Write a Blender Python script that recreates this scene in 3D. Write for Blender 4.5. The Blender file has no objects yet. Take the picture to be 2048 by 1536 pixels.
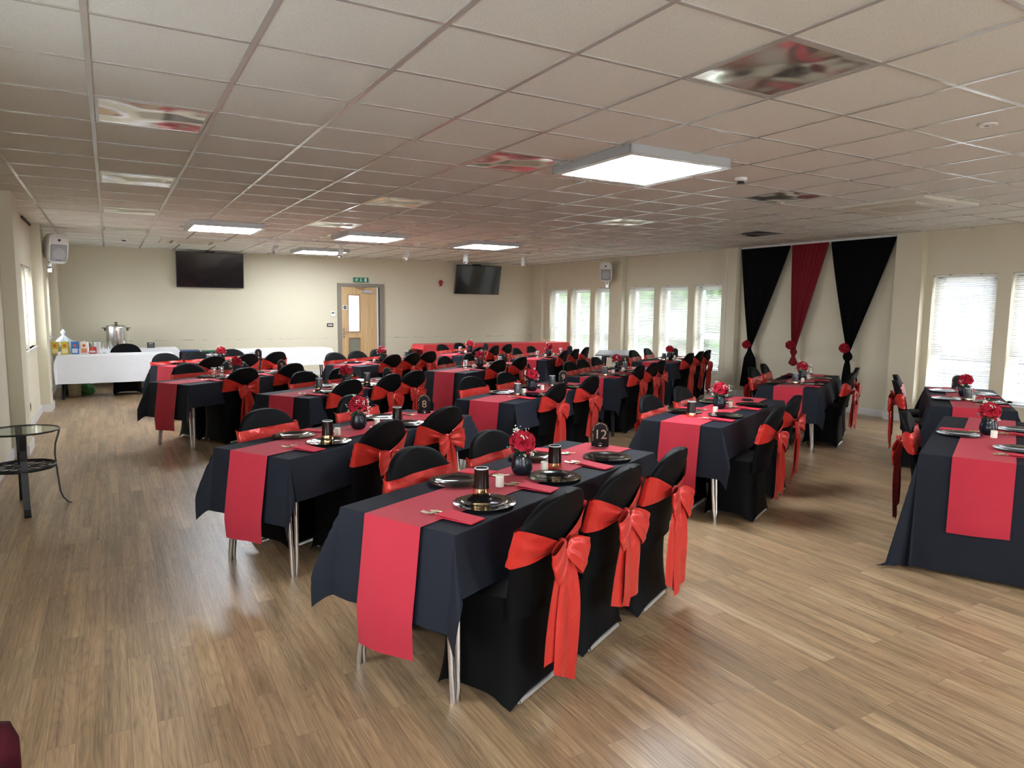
import bpy, math, random
from mathutils import Vector, Matrix
PI = math.pi
sin, cos, rad = math.sin, math.cos, math.radians
R = random.Random(7)
scene = bpy.context.scene
COL = scene.collection

# ------------------------------------------------------------------ camera, world, exposure
F_PX = 1393.5
CAM_H = 1.545
CEIL = 2.62
yaw, pitch, roll = .5229, -.110, .0098
fw = Vector((sin(yaw)*cos(pitch), cos(yaw)*cos(pitch), sin(pitch)))
rt = Vector((cos(yaw), -sin(yaw), 0))
up = rt.cross(fw)
r2 = rt*cos(roll) + up*sin(roll)
u2 = up*cos(roll) - rt*sin(roll)
cd = bpy.data.cameras.new('camera')
cam = bpy.data.objects.new('camera', cd)
COL.objects.link(cam)
cam.matrix_world = Matrix(((r2.x, u2.x, -fw.x, 0), (r2.y, u2.y, -fw.y, 0), (r2.z, u2.z, -fw.z, CAM_H), (0, 0, 0, 1)))
cd.sensor_width = 36
cd.lens = 36*F_PX/2048
cd.clip_start = .05
cd.clip_end = 300
scene.camera = cam

SKY = 3.6          # overcast daylight
LAMP = 7.5          # ceiling light diffusers
w = bpy.data.worlds.new('overcast')
scene.world = w
w.use_nodes = True
nt = w.node_tree
bg = nt.nodes['Background']
tc = nt.nodes.new('ShaderNodeTexCoord'); sx = nt.nodes.new('ShaderNodeSeparateXYZ'); cr = nt.nodes.new('ShaderNodeValToRGB')
nt.links.new(tc.outputs['Generated'], sx.inputs[0]); nt.links.new(sx.outputs['Z'], cr.inputs[0]); nt.links.new(cr.outputs[0], bg.inputs[0])
cr.color_ramp.elements[0].color = (.93, .96, 1, 1); cr.color_ramp.elements[1].color = (.80, .89, 1, 1)
bg.inputs[1].default_value = SKY
vs = scene.view_settings
vs.view_transform = 'Standard'; vs.look = 'None'; vs.gamma = 1; vs.use_curve_mapping = False
vs.exposure = 2.7
scene.cycles.use_denoising = True
scene.cycles.max_bounces = 8
scene.cycles.use_adaptive_sampling = True
scene.cycles.adaptive_threshold = .02
scene.cycles.diffuse_bounces = 5
scene.cycles.glossy_bounces = 4
scene.cycles.transmission_bounces = 6
scene.cycles.transparent_max_bounces = 16
scene.cycles.caustics_reflective = False
scene.cycles.caustics_refractive = False
scene.cycles.sample_clamp_indirect = 6

# ------------------------------------------------------------------ materials
MATS = {}
def mat(name, col, rough=.5, metal=0, spec=.5, sheen=0, noise=0, nscale=20, bump=0, bscale=200, coat=0, emis=0, trans=0, alpha=1):
    if name in MATS: return MATS[name]
    m = bpy.data.materials.new(name); m.use_nodes = True
    t = m.node_tree; b = t.nodes['Principled BSDF']
    b.inputs['Base Color'].default_value = (*col, 1)
    b.inputs['Roughness'].default_value = rough
    b.inputs['Metallic'].default_value = metal
    b.inputs['Specular IOR Level'].default_value = spec
    b.inputs['Sheen Weight'].default_value = sheen
    b.inputs['Coat Weight'].default_value = coat
    b.inputs['Transmission Weight'].default_value = trans
    b.inputs['Alpha'].default_value = alpha
    if emis:
        b.inputs['Emission Color'].default_value = (*col, 1); b.inputs['Emission Strength'].default_value = emis
    if noise or bump:
        c = t.nodes.new('ShaderNodeTexCoord')
    if noise:
        n = t.nodes.new('ShaderNodeTexNoise'); n.inputs['Scale'].default_value = nscale; n.inputs['Detail'].default_value = 4
        x = t.nodes.new('ShaderNodeMix'); x.data_type = 'RGBA'
        x.inputs[6].default_value = (*[v*(1-noise) for v in col], 1); x.inputs[7].default_value = (*[min(1, v*(1+noise)) for v in col], 1)
        t.links.new(c.outputs['Object'], n.inputs['Vector']); t.links.new(n.outputs['Fac'], x.inputs[0]); t.links.new(x.outputs[2], b.inputs['Base Color'])
    if bump:
        n = t.nodes.new('ShaderNodeTexNoise'); n.inputs['Scale'].default_value = bscale; n.inputs['Detail'].default_value = 3
        u = t.nodes.new('ShaderNodeBump'); u.inputs['Strength'].default_value = bump; u.inputs['Distance'].default_value = .01
        t.links.new(c.outputs['Object'], n.inputs['Vector']); t.links.new(n.outputs['Fac'], u.inputs['Height']); t.links.new(u.outputs[0], b.inputs['Normal'])
    MATS[name] = m
    return m

def node_mat(name):
    m = bpy.data.materials.new(name); m.use_nodes = True
    MATS[name] = m
    return m, m.node_tree, m.node_tree.nodes['Principled BSDF'], m.node_tree.nodes.new, m.node_tree.links.new

wall_m = mat('cream_paint', (.575, .530, .405), .75, noise=.04, nscale=3, bump=.05, bscale=120)
white_paint = mat('white_gloss_paint', (.62, .61, .59), .35)
upvc = mat('white_upvc', (.72, .74, .75), .3)
grid_m = mat('white_grid_metal', (.52, .51, .485), .22, metal=.3)
grey_metal = mat('light_fitting_metal', (.42, .43, .44), .4, metal=.3)
black_plastic = mat('black_plastic', (.012, .012, .013), .35)
white_plastic = mat('white_plastic', (.65, .65, .62), .4)
dark_gap = mat('dark_recess', (.02, .02, .02), .8)
chrome = mat('chrome', (.75, .75, .76), .14, metal=1)
steel = mat('brushed_steel', (.68, .68, .67), .22, metal=1, noise=.08, nscale=6)
gold = mat('gold', (.95, .84, .60), .38, metal=.85)
black_metal = mat('black_metal', (.015, .015, .016), .4, metal=.4)
spandex = mat('black_spandex', (.0022, .0023, .0028), .6, spec=.09, bump=.05, bscale=900)
cloth_black = mat('black_polyester', (.0082, .0108, .0180), .72, spec=.2, noise=.25, nscale=5, bump=.25, bscale=500)
cloth_white = mat('white_polyester', (.72, .73, .76), .75, sheen=.3, noise=.04, nscale=6, bump=.5, bscale=14)
cloth_red = mat('red_polyester', (.50, .024, .030), .75, sheen=.05, noise=.1, nscale=8, bump=.3, bscale=16)
runner_m = mat('red_runner_cloth', (.43, .024, .044), .75, sheen=.06, spec=.2, noise=.06, nscale=10, bump=.25, bscale=600)
napkin_m = mat('red_paper_napkin', (.56, .018, .045), .8, noise=.04, nscale=30, bump=.1, bscale=300)
drape_black = mat('black_drape_fabric', (.0025, .0025, .003), .8, spec=.06)
drape_red = mat('wine_drape_fabric', (.15, .005, .011), .75, spec=.2)
candle_m = mat('ivory_wax', (.74, .70, .60), .5)
rose_m = mat('red_silk_rose', (.36, .005, .022), .7, sheen=.05, spec=.2, noise=.25, nscale=60)
leaf_m = mat('green_leaf', (.035, .085, .04), .5, noise=.3, nscale=40)
filler_m = mat('white_filler_flower', (.75, .76, .66), .6)
vase_m = mat('glossy_dark_vase', (.007, .010, .016), .24, spec=.3)
screen_m = mat('screen_glass', (.008, .008, .009), .12, coat=.2)
burgundy = mat('burgundy_upholstery', (.045, .004, .008), .9, spec=.15, noise=.2, nscale=200, bump=.2, bscale=800)

def satin():
    m, t, b, N, L = node_mat('red_satin')
    b.inputs['Base Color'].default_value = (.53, .024, .017, 1); b.inputs['Metallic'].default_value = .25; b.inputs['Roughness'].default_value = .30; b.inputs['Anisotropic'].default_value = .5
    b.inputs['Specular IOR Level'].default_value = .6; b.inputs['Sheen Weight'].default_value = .1; b.inputs['Sheen Tint'].default_value = (1, .5, .45, 1)
    c = N('ShaderNodeTexCoord'); n = N('ShaderNodeTexNoise'); n.inputs['Scale'].default_value = 9; n.inputs['Detail'].default_value = 3; n.inputs['Distortion'].default_value = .8
    u = N('ShaderNodeBump'); u.inputs['Strength'].default_value = .30; u.inputs['Distance'].default_value = .03
    L(c.outputs['Object'], n.inputs['Vector']); L(n.outputs['Fac'], u.inputs['Height']); L(u.outputs[0], b.inputs['Normal'])
    return m
satin_m = satin()

def floor_mat():
    m, t, b, N, L = node_mat('oak_vinyl_planks')
    g = N('ShaderNodeNewGeometry'); s = N('ShaderNodeSeparateXYZ'); L(g.outputs['Position'], s.inputs[0])
    cb = N('ShaderNodeCombineXYZ'); L(s.outputs['Y'], cb.inputs['X']); L(s.outputs['X'], cb.inputs['Y'])
    br = N('ShaderNodeTexBrick'); L(cb.outputs[0], br.inputs['Vector'])
    br.offset = .37; br.offset_frequency = 2
    for k, v in (('Scale', 1), ('Mortar Size', .0012), ('Mortar Smooth', .3), ('Bias', 0), ('Brick Width', .92), ('Row Height', .086)): br.inputs[k].default_value = v
    br.inputs['Color1'].default_value = (0, 0, 0, 1); br.inputs['Color2'].default_value = (1, 1, 1, 1); br.inputs['Mortar'].default_value = (.5, .5, .5, 1)
    # per plank offset of the grain
    sc = N('ShaderNodeVectorMath'); sc.operation = 'SCALE'; L(br.outputs['Color'], sc.inputs[0]); sc.inputs['Scale'].default_value = 37
    ad = N('ShaderNodeVectorMath'); ad.operation = 'ADD'; L(g.outputs['Position'], ad.inputs[0]); L(sc.outputs[0], ad.inputs[1])
    def noise(scale, det, dist=0):
        mp = N('ShaderNodeMapping'); mp.inputs['Scale'].default_value = scale; L(ad.outputs[0], mp.inputs['Vector'])
        n = N('ShaderNodeTexNoise'); n.inputs['Scale'].default_value = 1; n.inputs['Detail'].default_value = det; n.inputs['Distortion'].default_value = dist; L(mp.outputs[0], n.inputs['Vector']); return n.outputs['Fac']
    def math(op, x, y, z=None):
        m_ = N('ShaderNodeMath'); m_.operation = op
        for i, q in enumerate((x, y, z)):
            if q is None: continue
            if isinstance(q, (int, float)): m_.inputs[i].default_value = q
            else: L(q, m_.inputs[i])
        return m_.outputs[0]
    streak = noise((60, .8, 1), 2); big = noise((14, 1.25, 1), .6, .15); fine = noise((210, 7, 1), 4)
    n2_out = fine
    # contour lines of the smooth noise draw the cathedral grain
    ring = math('SINE', math('MULTIPLY', big, 95.0), 0)
    ring = math('POWER', math('MULTIPLY_ADD', ring, .5, .5), 3.0)
    sb = N('ShaderNodeSeparateColor'); L(br.outputs['Color'], sb.inputs[0])
    r = N('ShaderNodeValToRGB'); L(sb.outputs[0], r.inputs[0])
    e = r.color_ramp.elements; e[0].position = 0; e[0].color = (.290, .190, .102, 1); e[1].position = 1.0; e[1].color = (.355, .255, .152, 1)
    for p_, c_ in ((.25, (.330, .226, .128, 1)), (.5, (.255, .172, .098, 1)), (.8, (.315, .205, .115, 1))): k = e.new(p_); k.color = c_
    val = math('MULTIPLY_ADD', ring, -.17, 1.05)
    val = math('MULTIPLY_ADD', math('SUBTRACT', fine, .5), 1.15, val)
    val = math('MULTIPLY_ADD', math('SUBTRACT', big, .5), -.8, val)
    val = math('MULTIPLY_ADD', math('SUBTRACT', streak, .5), .9, val)
    hv = N('ShaderNodeHueSaturation'); L(r.outputs[0], hv.inputs['Color']); L(val, hv.inputs['Value'])
    r = hv
    mx = N('ShaderNodeMix'); mx.data_type = 'RGBA'; L(br.outputs['Fac'], mx.inputs[0]); L(r.outputs['Color'], mx.inputs[6]); mx.inputs[7].default_value = (.17, .115, .07, 1)
    L(mx.outputs[2], b.inputs['Base Color'])
    b.inputs['Roughness'].default_value = .36; b.inputs['Specular IOR Level'].default_value = .45
    u = N('ShaderNodeBump'); u.inputs['Strength'].default_value = .15; u.inputs['Distance'].default_value = .004; L(n2_out, u.inputs['Height']); L(u.outputs[0], b.inputs['Normal'])
    return m

def tile_mat():
    m, t, b, N, L = node_mat('mineral_ceiling_tile')
    c = N('ShaderNodeTexCoord'); n = N('ShaderNodeTexNoise'); n.inputs['Scale'].default_value = 160; n.inputs['Detail'].default_value = 6
    L(c.outputs['Object'], n.inputs['Vector'])
    r = N('ShaderNodeValToRGB'); r.color_ramp.elements[0].position = .3; r.color_ramp.elements[0].color = (.58, .58, .545, 1); r.color_ramp.elements[1].position = .7; r.color_ramp.elements[1].color = (.72, .72, .68, 1)
    L(n.outputs['Fac'], r.inputs[0]); L(r.outputs[0], b.inputs['Base Color']); b.inputs['Roughness'].default_value = .85; b.inputs['Specular IOR Level'].default_value = .2
    u = N('ShaderNodeBump'); u.inputs['Strength'].default_value = .25; u.inputs['Distance'].default_value = .003; L(n.outputs['Fac'], u.inputs['Height']); L(u.outputs[0], b.inputs['Normal'])
    return m

def scuffed_wall():
    m, t, b, N, L = node_mat('cream_paint_scuffed')
    g = N('ShaderNodeNewGeometry'); s = N('ShaderNodeSeparateXYZ'); L(g.outputs['Position'], s.inputs[0])
    d = N('ShaderNodeMath'); d.operation = 'SUBTRACT'; L(s.outputs['Z'], d.inputs[0]); d.inputs[1].default_value = .81
    ab = N('ShaderNodeMath'); ab.operation = 'ABSOLUTE'; L(d.outputs[0], ab.inputs[0])
    lt = N('ShaderNodeMath'); lt.operation = 'LESS_THAN'; L(ab.outputs[0], lt.inputs[0]); lt.inputs[1].default_value = .012
    mp = N('ShaderNodeMapping'); mp.inputs['Scale'].default_value = (5, 5, 60); L(g.outputs['Position'], mp.inputs['Vector'])
    n = N('ShaderNodeTexNoise'); n.inputs['Scale'].default_value = 1.3; n.inputs['Detail'].default_value = 4; L(mp.outputs[0], n.inputs['Vector'])
    gt = N('ShaderNodeMath'); gt.operation = 'GREATER_THAN'; L(n.outputs['Fac'], gt.inputs[0]); gt.inputs[1].default_value = .57
    mu = N('ShaderNodeMath'); mu.operation = 'MULTIPLY'; L(lt.outputs[0], mu.inputs[0]); L(gt.outputs[0], mu.inputs[1])
    m2 = N('ShaderNodeMath'); m2.operation = 'MULTIPLY'; L(mu.outputs[0], m2.inputs[0]); m2.inputs[1].default_value = .45
    x = N('ShaderNodeMix'); x.data_type = 'RGBA'; L(m2.outputs[0], x.inputs[0]); x.inputs[6].default_value = (.575, .530, .405, 1); x.inputs[7].default_value = (.12, .11, .09, 1)
    L(x.outputs[2], b.inputs['Base Color']); b.inputs['Roughness'].default_value = .75
    return m

def glass_mat(name, tint=(1, 1, 1), refl=.08):
    m, t, b, N, L = node_mat(name)
    t.nodes.remove(b); o = t.nodes['Material Output']
    a = N('ShaderNodeBsdfTransparent'); a.inputs[0].default_value = (*tint, 1)
    g = N('ShaderNodeBsdfGlossy'); g.inputs['Roughness'].default_value = .02
    x = N('ShaderNodeMixShader'); x.inputs[0].default_value = refl
    L(a.outputs[0], x.inputs[1]); L(g.outputs[0], x.inputs[2]); L(x.outputs[0], o.inputs[0])
    return m

def slat_mat():
    m, t, b, N, L = node_mat('white_blind_slat')
    o = t.nodes['Material Output']
    b.inputs['Base Color'].default_value = (.82, .81, .78, 1); b.inputs['Roughness'].default_value = .35
    tr = N('ShaderNodeBsdfTranslucent'); tr.inputs[0].default_value = (.85, .83, .79, 1)
    x = N('ShaderNodeMixShader'); x.inputs[0].default_value = .30
    L(b.outputs[0], x.inputs[1]); L(tr.outputs[0], x.inputs[2]); L(x.outputs[0], o.inputs[0])
    return m

def ring_mat(name, base, rim, r0, r1, speckle=True, axis='r', rough=.12):
    """glossy dark plastic whose metallic rim pattern lies between r0 and r1 (radius or height)"""
    m, t, b, N, L = node_mat(name)
    c = N('ShaderNodeTexCoord'); s = N('ShaderNodeSeparateXYZ'); L(c.outputs['Object'], s.inputs[0])
    if axis == 'r':
        cb = N('ShaderNodeCombineXYZ'); L(s.outputs['X'], cb.inputs['X']); L(s.outputs['Y'], cb.inputs['Y'])
        ln = N('ShaderNodeVectorMath'); ln.operation = 'LENGTH'; L(cb.outputs[0], ln.inputs[0]); val = ln.outputs['Value']
    else: val = s.outputs['Z']
    g1 = N('ShaderNodeMath'); g1.operation = 'GREATER_THAN'; L(val, g1.inputs[0]); g1.inputs[1].default_value = r0
    g2 = N('ShaderNodeMath'); g2.operation = 'LESS_THAN'; L(val, g2.inputs[0]); g2.inputs[1].default_value = r1
    mu = N('ShaderNodeMath'); mu.operation = 'MULTIPLY'; L(g1.outputs[0], mu.inputs[0]); L(g2.outputs[0], mu.inputs[1]); out = mu.outputs[0]
    if speckle:
        n = N('ShaderNodeTexNoise'); n.inputs['Scale'].default_value = 260; n.inputs['Detail'].default_value = 2; L(c.outputs['Object'], n.inputs['Vector'])
        g3 = N('ShaderNodeMath'); g3.operation = 'GREATER_THAN'; L(n.outputs['Fac'], g3.inputs[0]); g3.inputs[1].default_value = .53
        m2 = N('ShaderNodeMath'); m2.operation = 'MULTIPLY'; L(out, m2.inputs[0]); L(g3.outputs[0], m2.inputs[1]); out = m2.outputs[0]
    x = N('ShaderNodeMix'); x.data_type = 'RGBA'; L(out, x.inputs[0]); x.inputs[6].default_value = (*base, 1); x.inputs[7].default_value = (*rim, 1)
    L(x.outputs[2], b.inputs['Base Color']); L(out, b.inputs['Metallic']); b.inputs['Roughness'].default_value = rough; b.inputs['Specular IOR Level'].default_value = .28
    return m

def wood_mat():
    m, t, b, N, L = node_mat('oak_veneer')
    c = N('ShaderNodeTexCoord'); mp = N('ShaderNodeMapping'); mp.inputs['Scale'].default_value = (40, 40, 1.2); L(c.outputs['Object'], mp.inputs['Vector'])
    n = N('ShaderNodeTexNoise'); n.inputs['Scale'].default_value = 1.2; n.inputs['Detail'].default_value = 5; L(mp.outputs[0], n.inputs['Vector'])
    r = N('ShaderNodeValToRGB'); r.color_ramp.elements[0].position = .3; r.color_ramp.elements[0].color = (.40, .255, .115, 1); r.color_ramp.elements[1].position = .7; r.color_ramp.elements[1].color = (.56, .385, .20, 1)
    L(n.outputs['Fac'], r.inputs[0]); L(r.outputs[0], b.inputs['Base Color']); b.inputs['Roughness'].default_value = .4
    return m

def hedge_mat():
    m, t, b, N, L = node_mat('hedge_leaves')
    c = N('ShaderNodeTexCoord'); n = N('ShaderNodeTexNoise'); n.inputs['Scale'].default_value = 3.5; n.inputs['Detail'].default_value = 8; L(c.outputs['Object'], n.inputs['Vector'])
    r = N('ShaderNodeValToRGB'); r.color_ramp.elements[0].position = .35; r.color_ramp.elements[0].color = (.010, .028, .014, 1); r.color_ramp.elements[1].position = .65; r.color_ramp.elements[1].color = (.085, .17, .05, 1)
    L(n.outputs['Fac'], r.inputs[0]); L(r.outputs[0], b.inputs['Base Color']); b.inputs['Roughness'].default_value = .7
    return m

floor_m = floor_mat(); tile_m = tile_mat(); wall_back_m = scuffed_wall(); pane_m = glass_mat('window_glass'); slat_m = slat_mat()
clear_m = glass_mat('clear_plastic', (.86, .87, .88), .22)
table_glass = glass_mat('table_top_glass', (.80, .86, .84), .16)
charger_m = ring_mat('black_charger_gold_lace_rim', (.008, .008, .009), (.60, .55, .42), .100, .150)
plate_m = ring_mat('black_plate_gold_lace_rim', (.006, .006, .007), (.62, .57, .44), .080, .105)
sky_sheen_charger_m = ring_mat('black_charger_sky_sheen_lace_rim', (.02, .02, .02), (.80, .80, .79), .085, .150, rough=.2)  # lace rim with the sky's reflection painted in as silver
sky_sheen_plate_m = ring_mat('black_plate_sky_sheen_lace_rim', (.02, .02, .02), (.80, .80, .79), .07, .105, rough=.2)  # same painted sky reflection on the plate rim
cup_m = ring_mat('smoked_cup_gold_band', (.016, .007, .005), (.90, .62, .32), -.01, .028, speckle=False, axis='z', rough=.16)
cup_m.node_tree.nodes['Principled BSDF'].inputs['Specular IOR Level'].default_value = .12
cup_silver_m = ring_mat('smoked_cup_silver_top', (.05, .05, .055), (.8, .65, .4), -.01, .022, speckle=False, axis='z', rough=.1)
door_m = wood_mat(); hedge_m = hedge_mat()
lens_m = mat('lit_diffuser', (.86, .93, 1), .5, emis=LAMP)

def mirror_panel():
    m, t, b, N, L = node_mat('polished_louvre')
    b.inputs['Base Color'].default_value = (.88, .85, .81, 1); b.inputs['Metallic'].default_value = .9; b.inputs['Roughness'].default_value = .16
    c = N('ShaderNodeTexCoord'); n = N('ShaderNodeTexNoise'); n.inputs['Scale'].default_value = 2.2; n.inputs['Detail'].default_value = 1; L(c.outputs['Object'], n.inputs['Vector'])
    u = N('ShaderNodeBump'); u.inputs['Strength'].default_value = .6; u.inputs['Distance'].default_value = .14; L(n.outputs['Fac'], u.inputs['Height']); L(u.outputs[0], b.inputs['Normal'])
    return m
mirror_m = mirror_panel()

# ------------------------------------------------------------------ mesh builder
class MB:
    def __init__(s): s.v = []; s.f = []
    def add(s, vs, fs):
        o = len(s.v); s.v += [tuple(p) for p in vs]; s.f += [tuple(i+o for i in f) for f in fs]; return s
    def box(s, x0, x1, y0, y1, z0, z1):
        v = [(x, y, z) for z in (z0, z1) for y in (y0, y1) for x in (x0, x1)]
        return s.add(v, [(0, 2, 3, 1), (4, 5, 7, 6), (0, 1, 5, 4), (2, 6, 7, 3), (0, 4, 6, 2), (1, 3, 7, 5)])
    def rbox(s, x0, x1, y0, y1, z0, z1, b=.01):
        # box with all edges chamfered
        vs = []
        for z in (0, 1):
            for y in (0, 1):
                for x in (0, 1):
                    p = (x1 if x else x0, y1 if y else y0, z1 if z else z0); d = (-1 if x else 1, -1 if y else 1, -1 if z else 1)
                    vs += [(p[0], p[1]+d[1]*b, p[2]+d[2]*b), (p[0]+d[0]*b, p[1], p[2]+d[2]*b), (p[0]+d[0]*b, p[1]+d[1]*b, p[2])]
        def c(x, y, z, k): return (x+2*y+4*z)*3+k
        fs = []
        for q in (0, 1):
            fs.append([c(q, 0, 0, 0), c(q, 1, 0, 0), c(q, 1, 1, 0), c(q, 0, 1, 0)]); fs.append([c(0, q, 0, 1), c(1, q, 0, 1), c(1, q, 1, 1), c(0, q, 1, 1)])
            fs.append([c(0, 0, q, 2), c(1, 0, q, 2), c(1, 1, q, 2), c(0, 1, q, 2)])
            for p in (0, 1):
                fs.append([c(q, p, 0, 0), c(q, p, 1, 0), c(q, p, 1, 1), c(q, p, 0, 1)])
                fs.append([c(q, 0, p, 0), c(q, 1, p, 0), c(q, 1, p, 2), c(q, 0, p, 2)])
                fs.append([c(0, q, p, 1), c(1, q, p, 1), c(1, q, p, 2), c(0, q, p, 2)])
                for z in (0, 1): fs.append([c(q, p, z, 0), c(q, p, z, 1), c(q, p, z, 2)])
        return s.add(vs, fs)
    def grid(s, fn, nu, nv, closeu=False, closev=False):
        o = len(s.v); a = nu if closeu else nu+1; b = nv if closev else nv+1
        for j in range(b):
            for i in range(a): s.v.append(tuple(fn(i/nu, j/nv)))
        for j in range(nv):
            for i in range(nu):
                i2 = (i+1) % a; j2 = (j+1) % b
                s.f.append((o+j*a+i, o+j*a+i2, o+j2*a+i2, o+j2*a+i))
        return s
    def tube(s, pts, r, n=8, cap=True, ry=None):
        pts = [Vector(p) for p in pts]; o = len(s.v); m = len(pts)
        for i, p in enumerate(pts):
            d = (pts[min(i+1, m-1)]-pts[max(i-1, 0)]).normalized()
            a = d.cross(Vector((0, 0, 1)));
            if a.length < 1e-3: a = Vector((1, 0, 0))
            a.normalize(); b = d.cross(a)
            rr = r[i] if isinstance(r, (list, tuple)) else r; rb = ry if ry else rr
            for k in range(n):
                t = 2*PI*k/n; s.v.append(tuple(p+a*cos(t)*rr+b*sin(t)*rb))
        for i in range(m-1):
            for k in range(n): s.f.append((o+i*n+k, o+i*n+(k+1) % n, o+(i+1)*n+(k+1) % n, o+(i+1)*n+k))
        if cap: s.f.append(tuple(o+k for k in range(n))); s.f.append(tuple(o+(m-1)*n+k for k in range(n)))
        return s
    def lathe(s, prof, n=24, c=(0, 0, 0), sxy=(1, 1)):
        o = len(s.v); m = len(prof)
        for r, z in prof:
            for k in range(n):
                t = 2*PI*k/n; s.v.append((c[0]+r*cos(t)*sxy[0], c[1]+r*sin(t)*sxy[1], c[2]+z))
        for i in range(m-1):
            for k in range(n): s.f.append((o+i*n+k, o+i*n+(k+1) % n, o+(i+1)*n+(k+1) % n, o+(i+1)*n+k))
        return s
    def disc(s, r, z, n=24, c=(0, 0)):
        return s.add([(c[0]+r*cos(2*PI*k/n), c[1]+r*sin(2*PI*k/n), z) for k in range(n)], [tuple(range(n))])
    def ball(s, c, r, n=8, m=6, sc=(1, 1, 1)):
        return s.grid(lambda u, v: (c[0]+r*sc[0]*cos(2*PI*u)*sin(PI*v), c[1]+r*sc[1]*sin(2*PI*u)*sin(PI*v), c[2]+r*sc[2]*cos(PI*v)), n, m, closeu=True)
    def xf(s, M, start=0):
        for i in range(start, len(s.v)): s.v[i] = tuple(M @ Vector(s.v[i]))
        return s
    def mesh(s, name, m, smooth=False, ang=None):
        me = bpy.data.meshes.new(name); me.from_pydata(s.v, [], s.f); me.materials.append(m)
        if smooth:
            me.polygons.foreach_set('use_smooth', [True]*len(me.polygons))
            if ang:
                try: me.set_sharp_from_angle(angle=rad(ang))
                except Exception: pass
        me.update(); return me

def link(name, me, parent=None, loc=None, rz=0):
    o = bpy.data.objects.new(name, me); COL.objects.link(o)
    if parent: o.parent = parent
    if loc: o.location = loc
    if rz: o.rotation_euler = (0, 0, rz)
    return o
def obj(name, mb, m, parent=None, smooth=False, ang=None, loc=None, rz=0):
    return link(name, mb.mesh(name, m, smooth, ang), parent, loc, rz)
def tag(o, label, cat, group=None):
    o['label'] = label; o['category'] = cat
    if group: o['group'] = group
    return o
def empty(name, label, cat, loc=(0, 0, 0), rz=0, group=None):
    o = bpy.data.objects.new(name, None); COL.objects.link(o); o.location = loc; o.rotation_euler = (0, 0, rz)
    o.empty_display_size = .1
    return tag(o, label, cat, group)
def struct(name, mb, m, parent=None, smooth=False, ang=None):
    o = obj(name, mb, m, parent, smooth, ang)
    if not parent: o['kind'] = 'structure'
    return o
KIDS = {}
def dup(root, loc, rz, label, group=None):
    def cp(o, parent):
        c = o.copy(); COL.objects.link(c)
        if parent: c.parent = parent
        for ch in list(KIDS.get(o.name, ())) or list(o.children):
            if ch.parent == o: cp(ch, c)
        return c
    r = cp(root, None); r.location = loc; r.rotation_euler = (0, 0, rz); r['label'] = label
    if group: r['group'] = group
    return r
class Proto:
    """first use moves the prototype itself, later uses copy it and every part"""
    def __init__(s, root): s.root = root; s.used = False
    def place(s, loc, rz, label, group=None):
        if not s.used:
            s.used = True; r = s.root; r.location = loc; r.rotation_euler = (0, 0, rz); r['label'] = label
            if group: r['group'] = group
            return r
        return dup(s.root, loc, rz, label, group)

def text_part(name, body, size, m, parent, loc, rot, align='CENTER', ext=.0006):
    cu = bpy.data.curves.new(name, 'FONT'); cu.body = body; cu.size = size; cu.extrude = ext; cu.align_x = align; cu.align_y = 'CENTER'
    t = bpy.data.objects.new(name, cu); COL.objects.link(t)
    dg = bpy.context.evaluated_depsgraph_get(); dg.update()
    me = bpy.data.meshes.new_from_object(t.evaluated_get(dg)); me.materials.clear(); me.materials.append(m)
    bpy.data.objects.remove(t)
    o = link(name, me, parent, loc); o.rotation_euler = rot
    return o
# ------------------------------------------------------------------ room shell
XL, XR, YB, YF = -.90, 9.70, 15.6, -3.2
XLW, XRW = XL-.28, XR+.28
def wall_with_holes(name, axis, c0, c1, a0, a1, holes, m):
    """wall slab between planes c0,c1 on the given axis, holes = (a_lo, a_hi, z_lo, z_hi)"""
    mb = MB(); edges = sorted(set([a0, a1]+[h[0] for h in holes]+[h[1] for h in holes]))
    def add(p, q, z0, z1):
        if axis == 'x': mb.box(c0, c1, p, q, z0, z1)
        else: mb.box(p, q, c0, c1, z0, z1)
    for p, q in zip(edges, edges[1:]):
        hs = [h for h in holes if h[0] <= p+1e-6 and h[1] >= q-1e-6]
        if not hs: add(p, q, 0, CEIL+.1)
        else: add(p, q, 0, hs[0][2]); add(p, q, hs[0][3], CEIL+.1)
    return struct(name, mb, m)
fl = MB().box(XLW, XRW, YF-.2, YB+.2, -.1, 0); struct('floor', fl, floor_m)
ce = MB().box(XLW, XRW, YF-.2, YB+.2, CEIL, CEIL+.1); struct('ceiling', ce, tile_m)
# T-bar grid under the tiles
gb = MB(); GX, GY = -.631, 3.153
k = 0
for i in range(0, 19):
    x = GX+.6*i
    if XL < x < XR: gb.box(x-.012, x+.012, YF, YB, CEIL-.006, CEIL+.002)
for j in range(-11, 21):
    y = GY+.6*j
    if YF < y < YB: gb.box(XL, XR, y-.010, y+.010, CEIL-.005, CEIL+.002)
struct('trim_1', gb, grid_m)
RW = [(14.17, 14.95), (13.23, 14.02), (12.39, 13.05), (11.03, 11.84), (10.06, 10.86), (9.17, 9.88), (4.63, 5.43), (3.67, 4.465), (2.71, 3.5), (.6, 1.4), (-.4, .4), (-1.9, -1.1)]
LW = [(10.0, 10.68), (10.78, 11.66), (13.45, 14.2), (14.28, 14.75), (-1.6, -.4), (.2, 1.4), (2.2, 3.4)]
WZ0, WZ1 = .385, 2.0
def rwz(i): return (WZ0, WZ1 if i < 6 else 2.03)
wall_with_holes('wall_right', 'x', XR, XRW, YF, YB, [(a, b, *rwz(i)) for i, (a, b) in enumerate(RW)], wall_m)
LZ0 = .95
wall_with_holes('wall_left', 'x', XLW, XL, YF, YB, [(a, b, LZ0, 2.01) for a, b in LW], wall_m)
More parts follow.
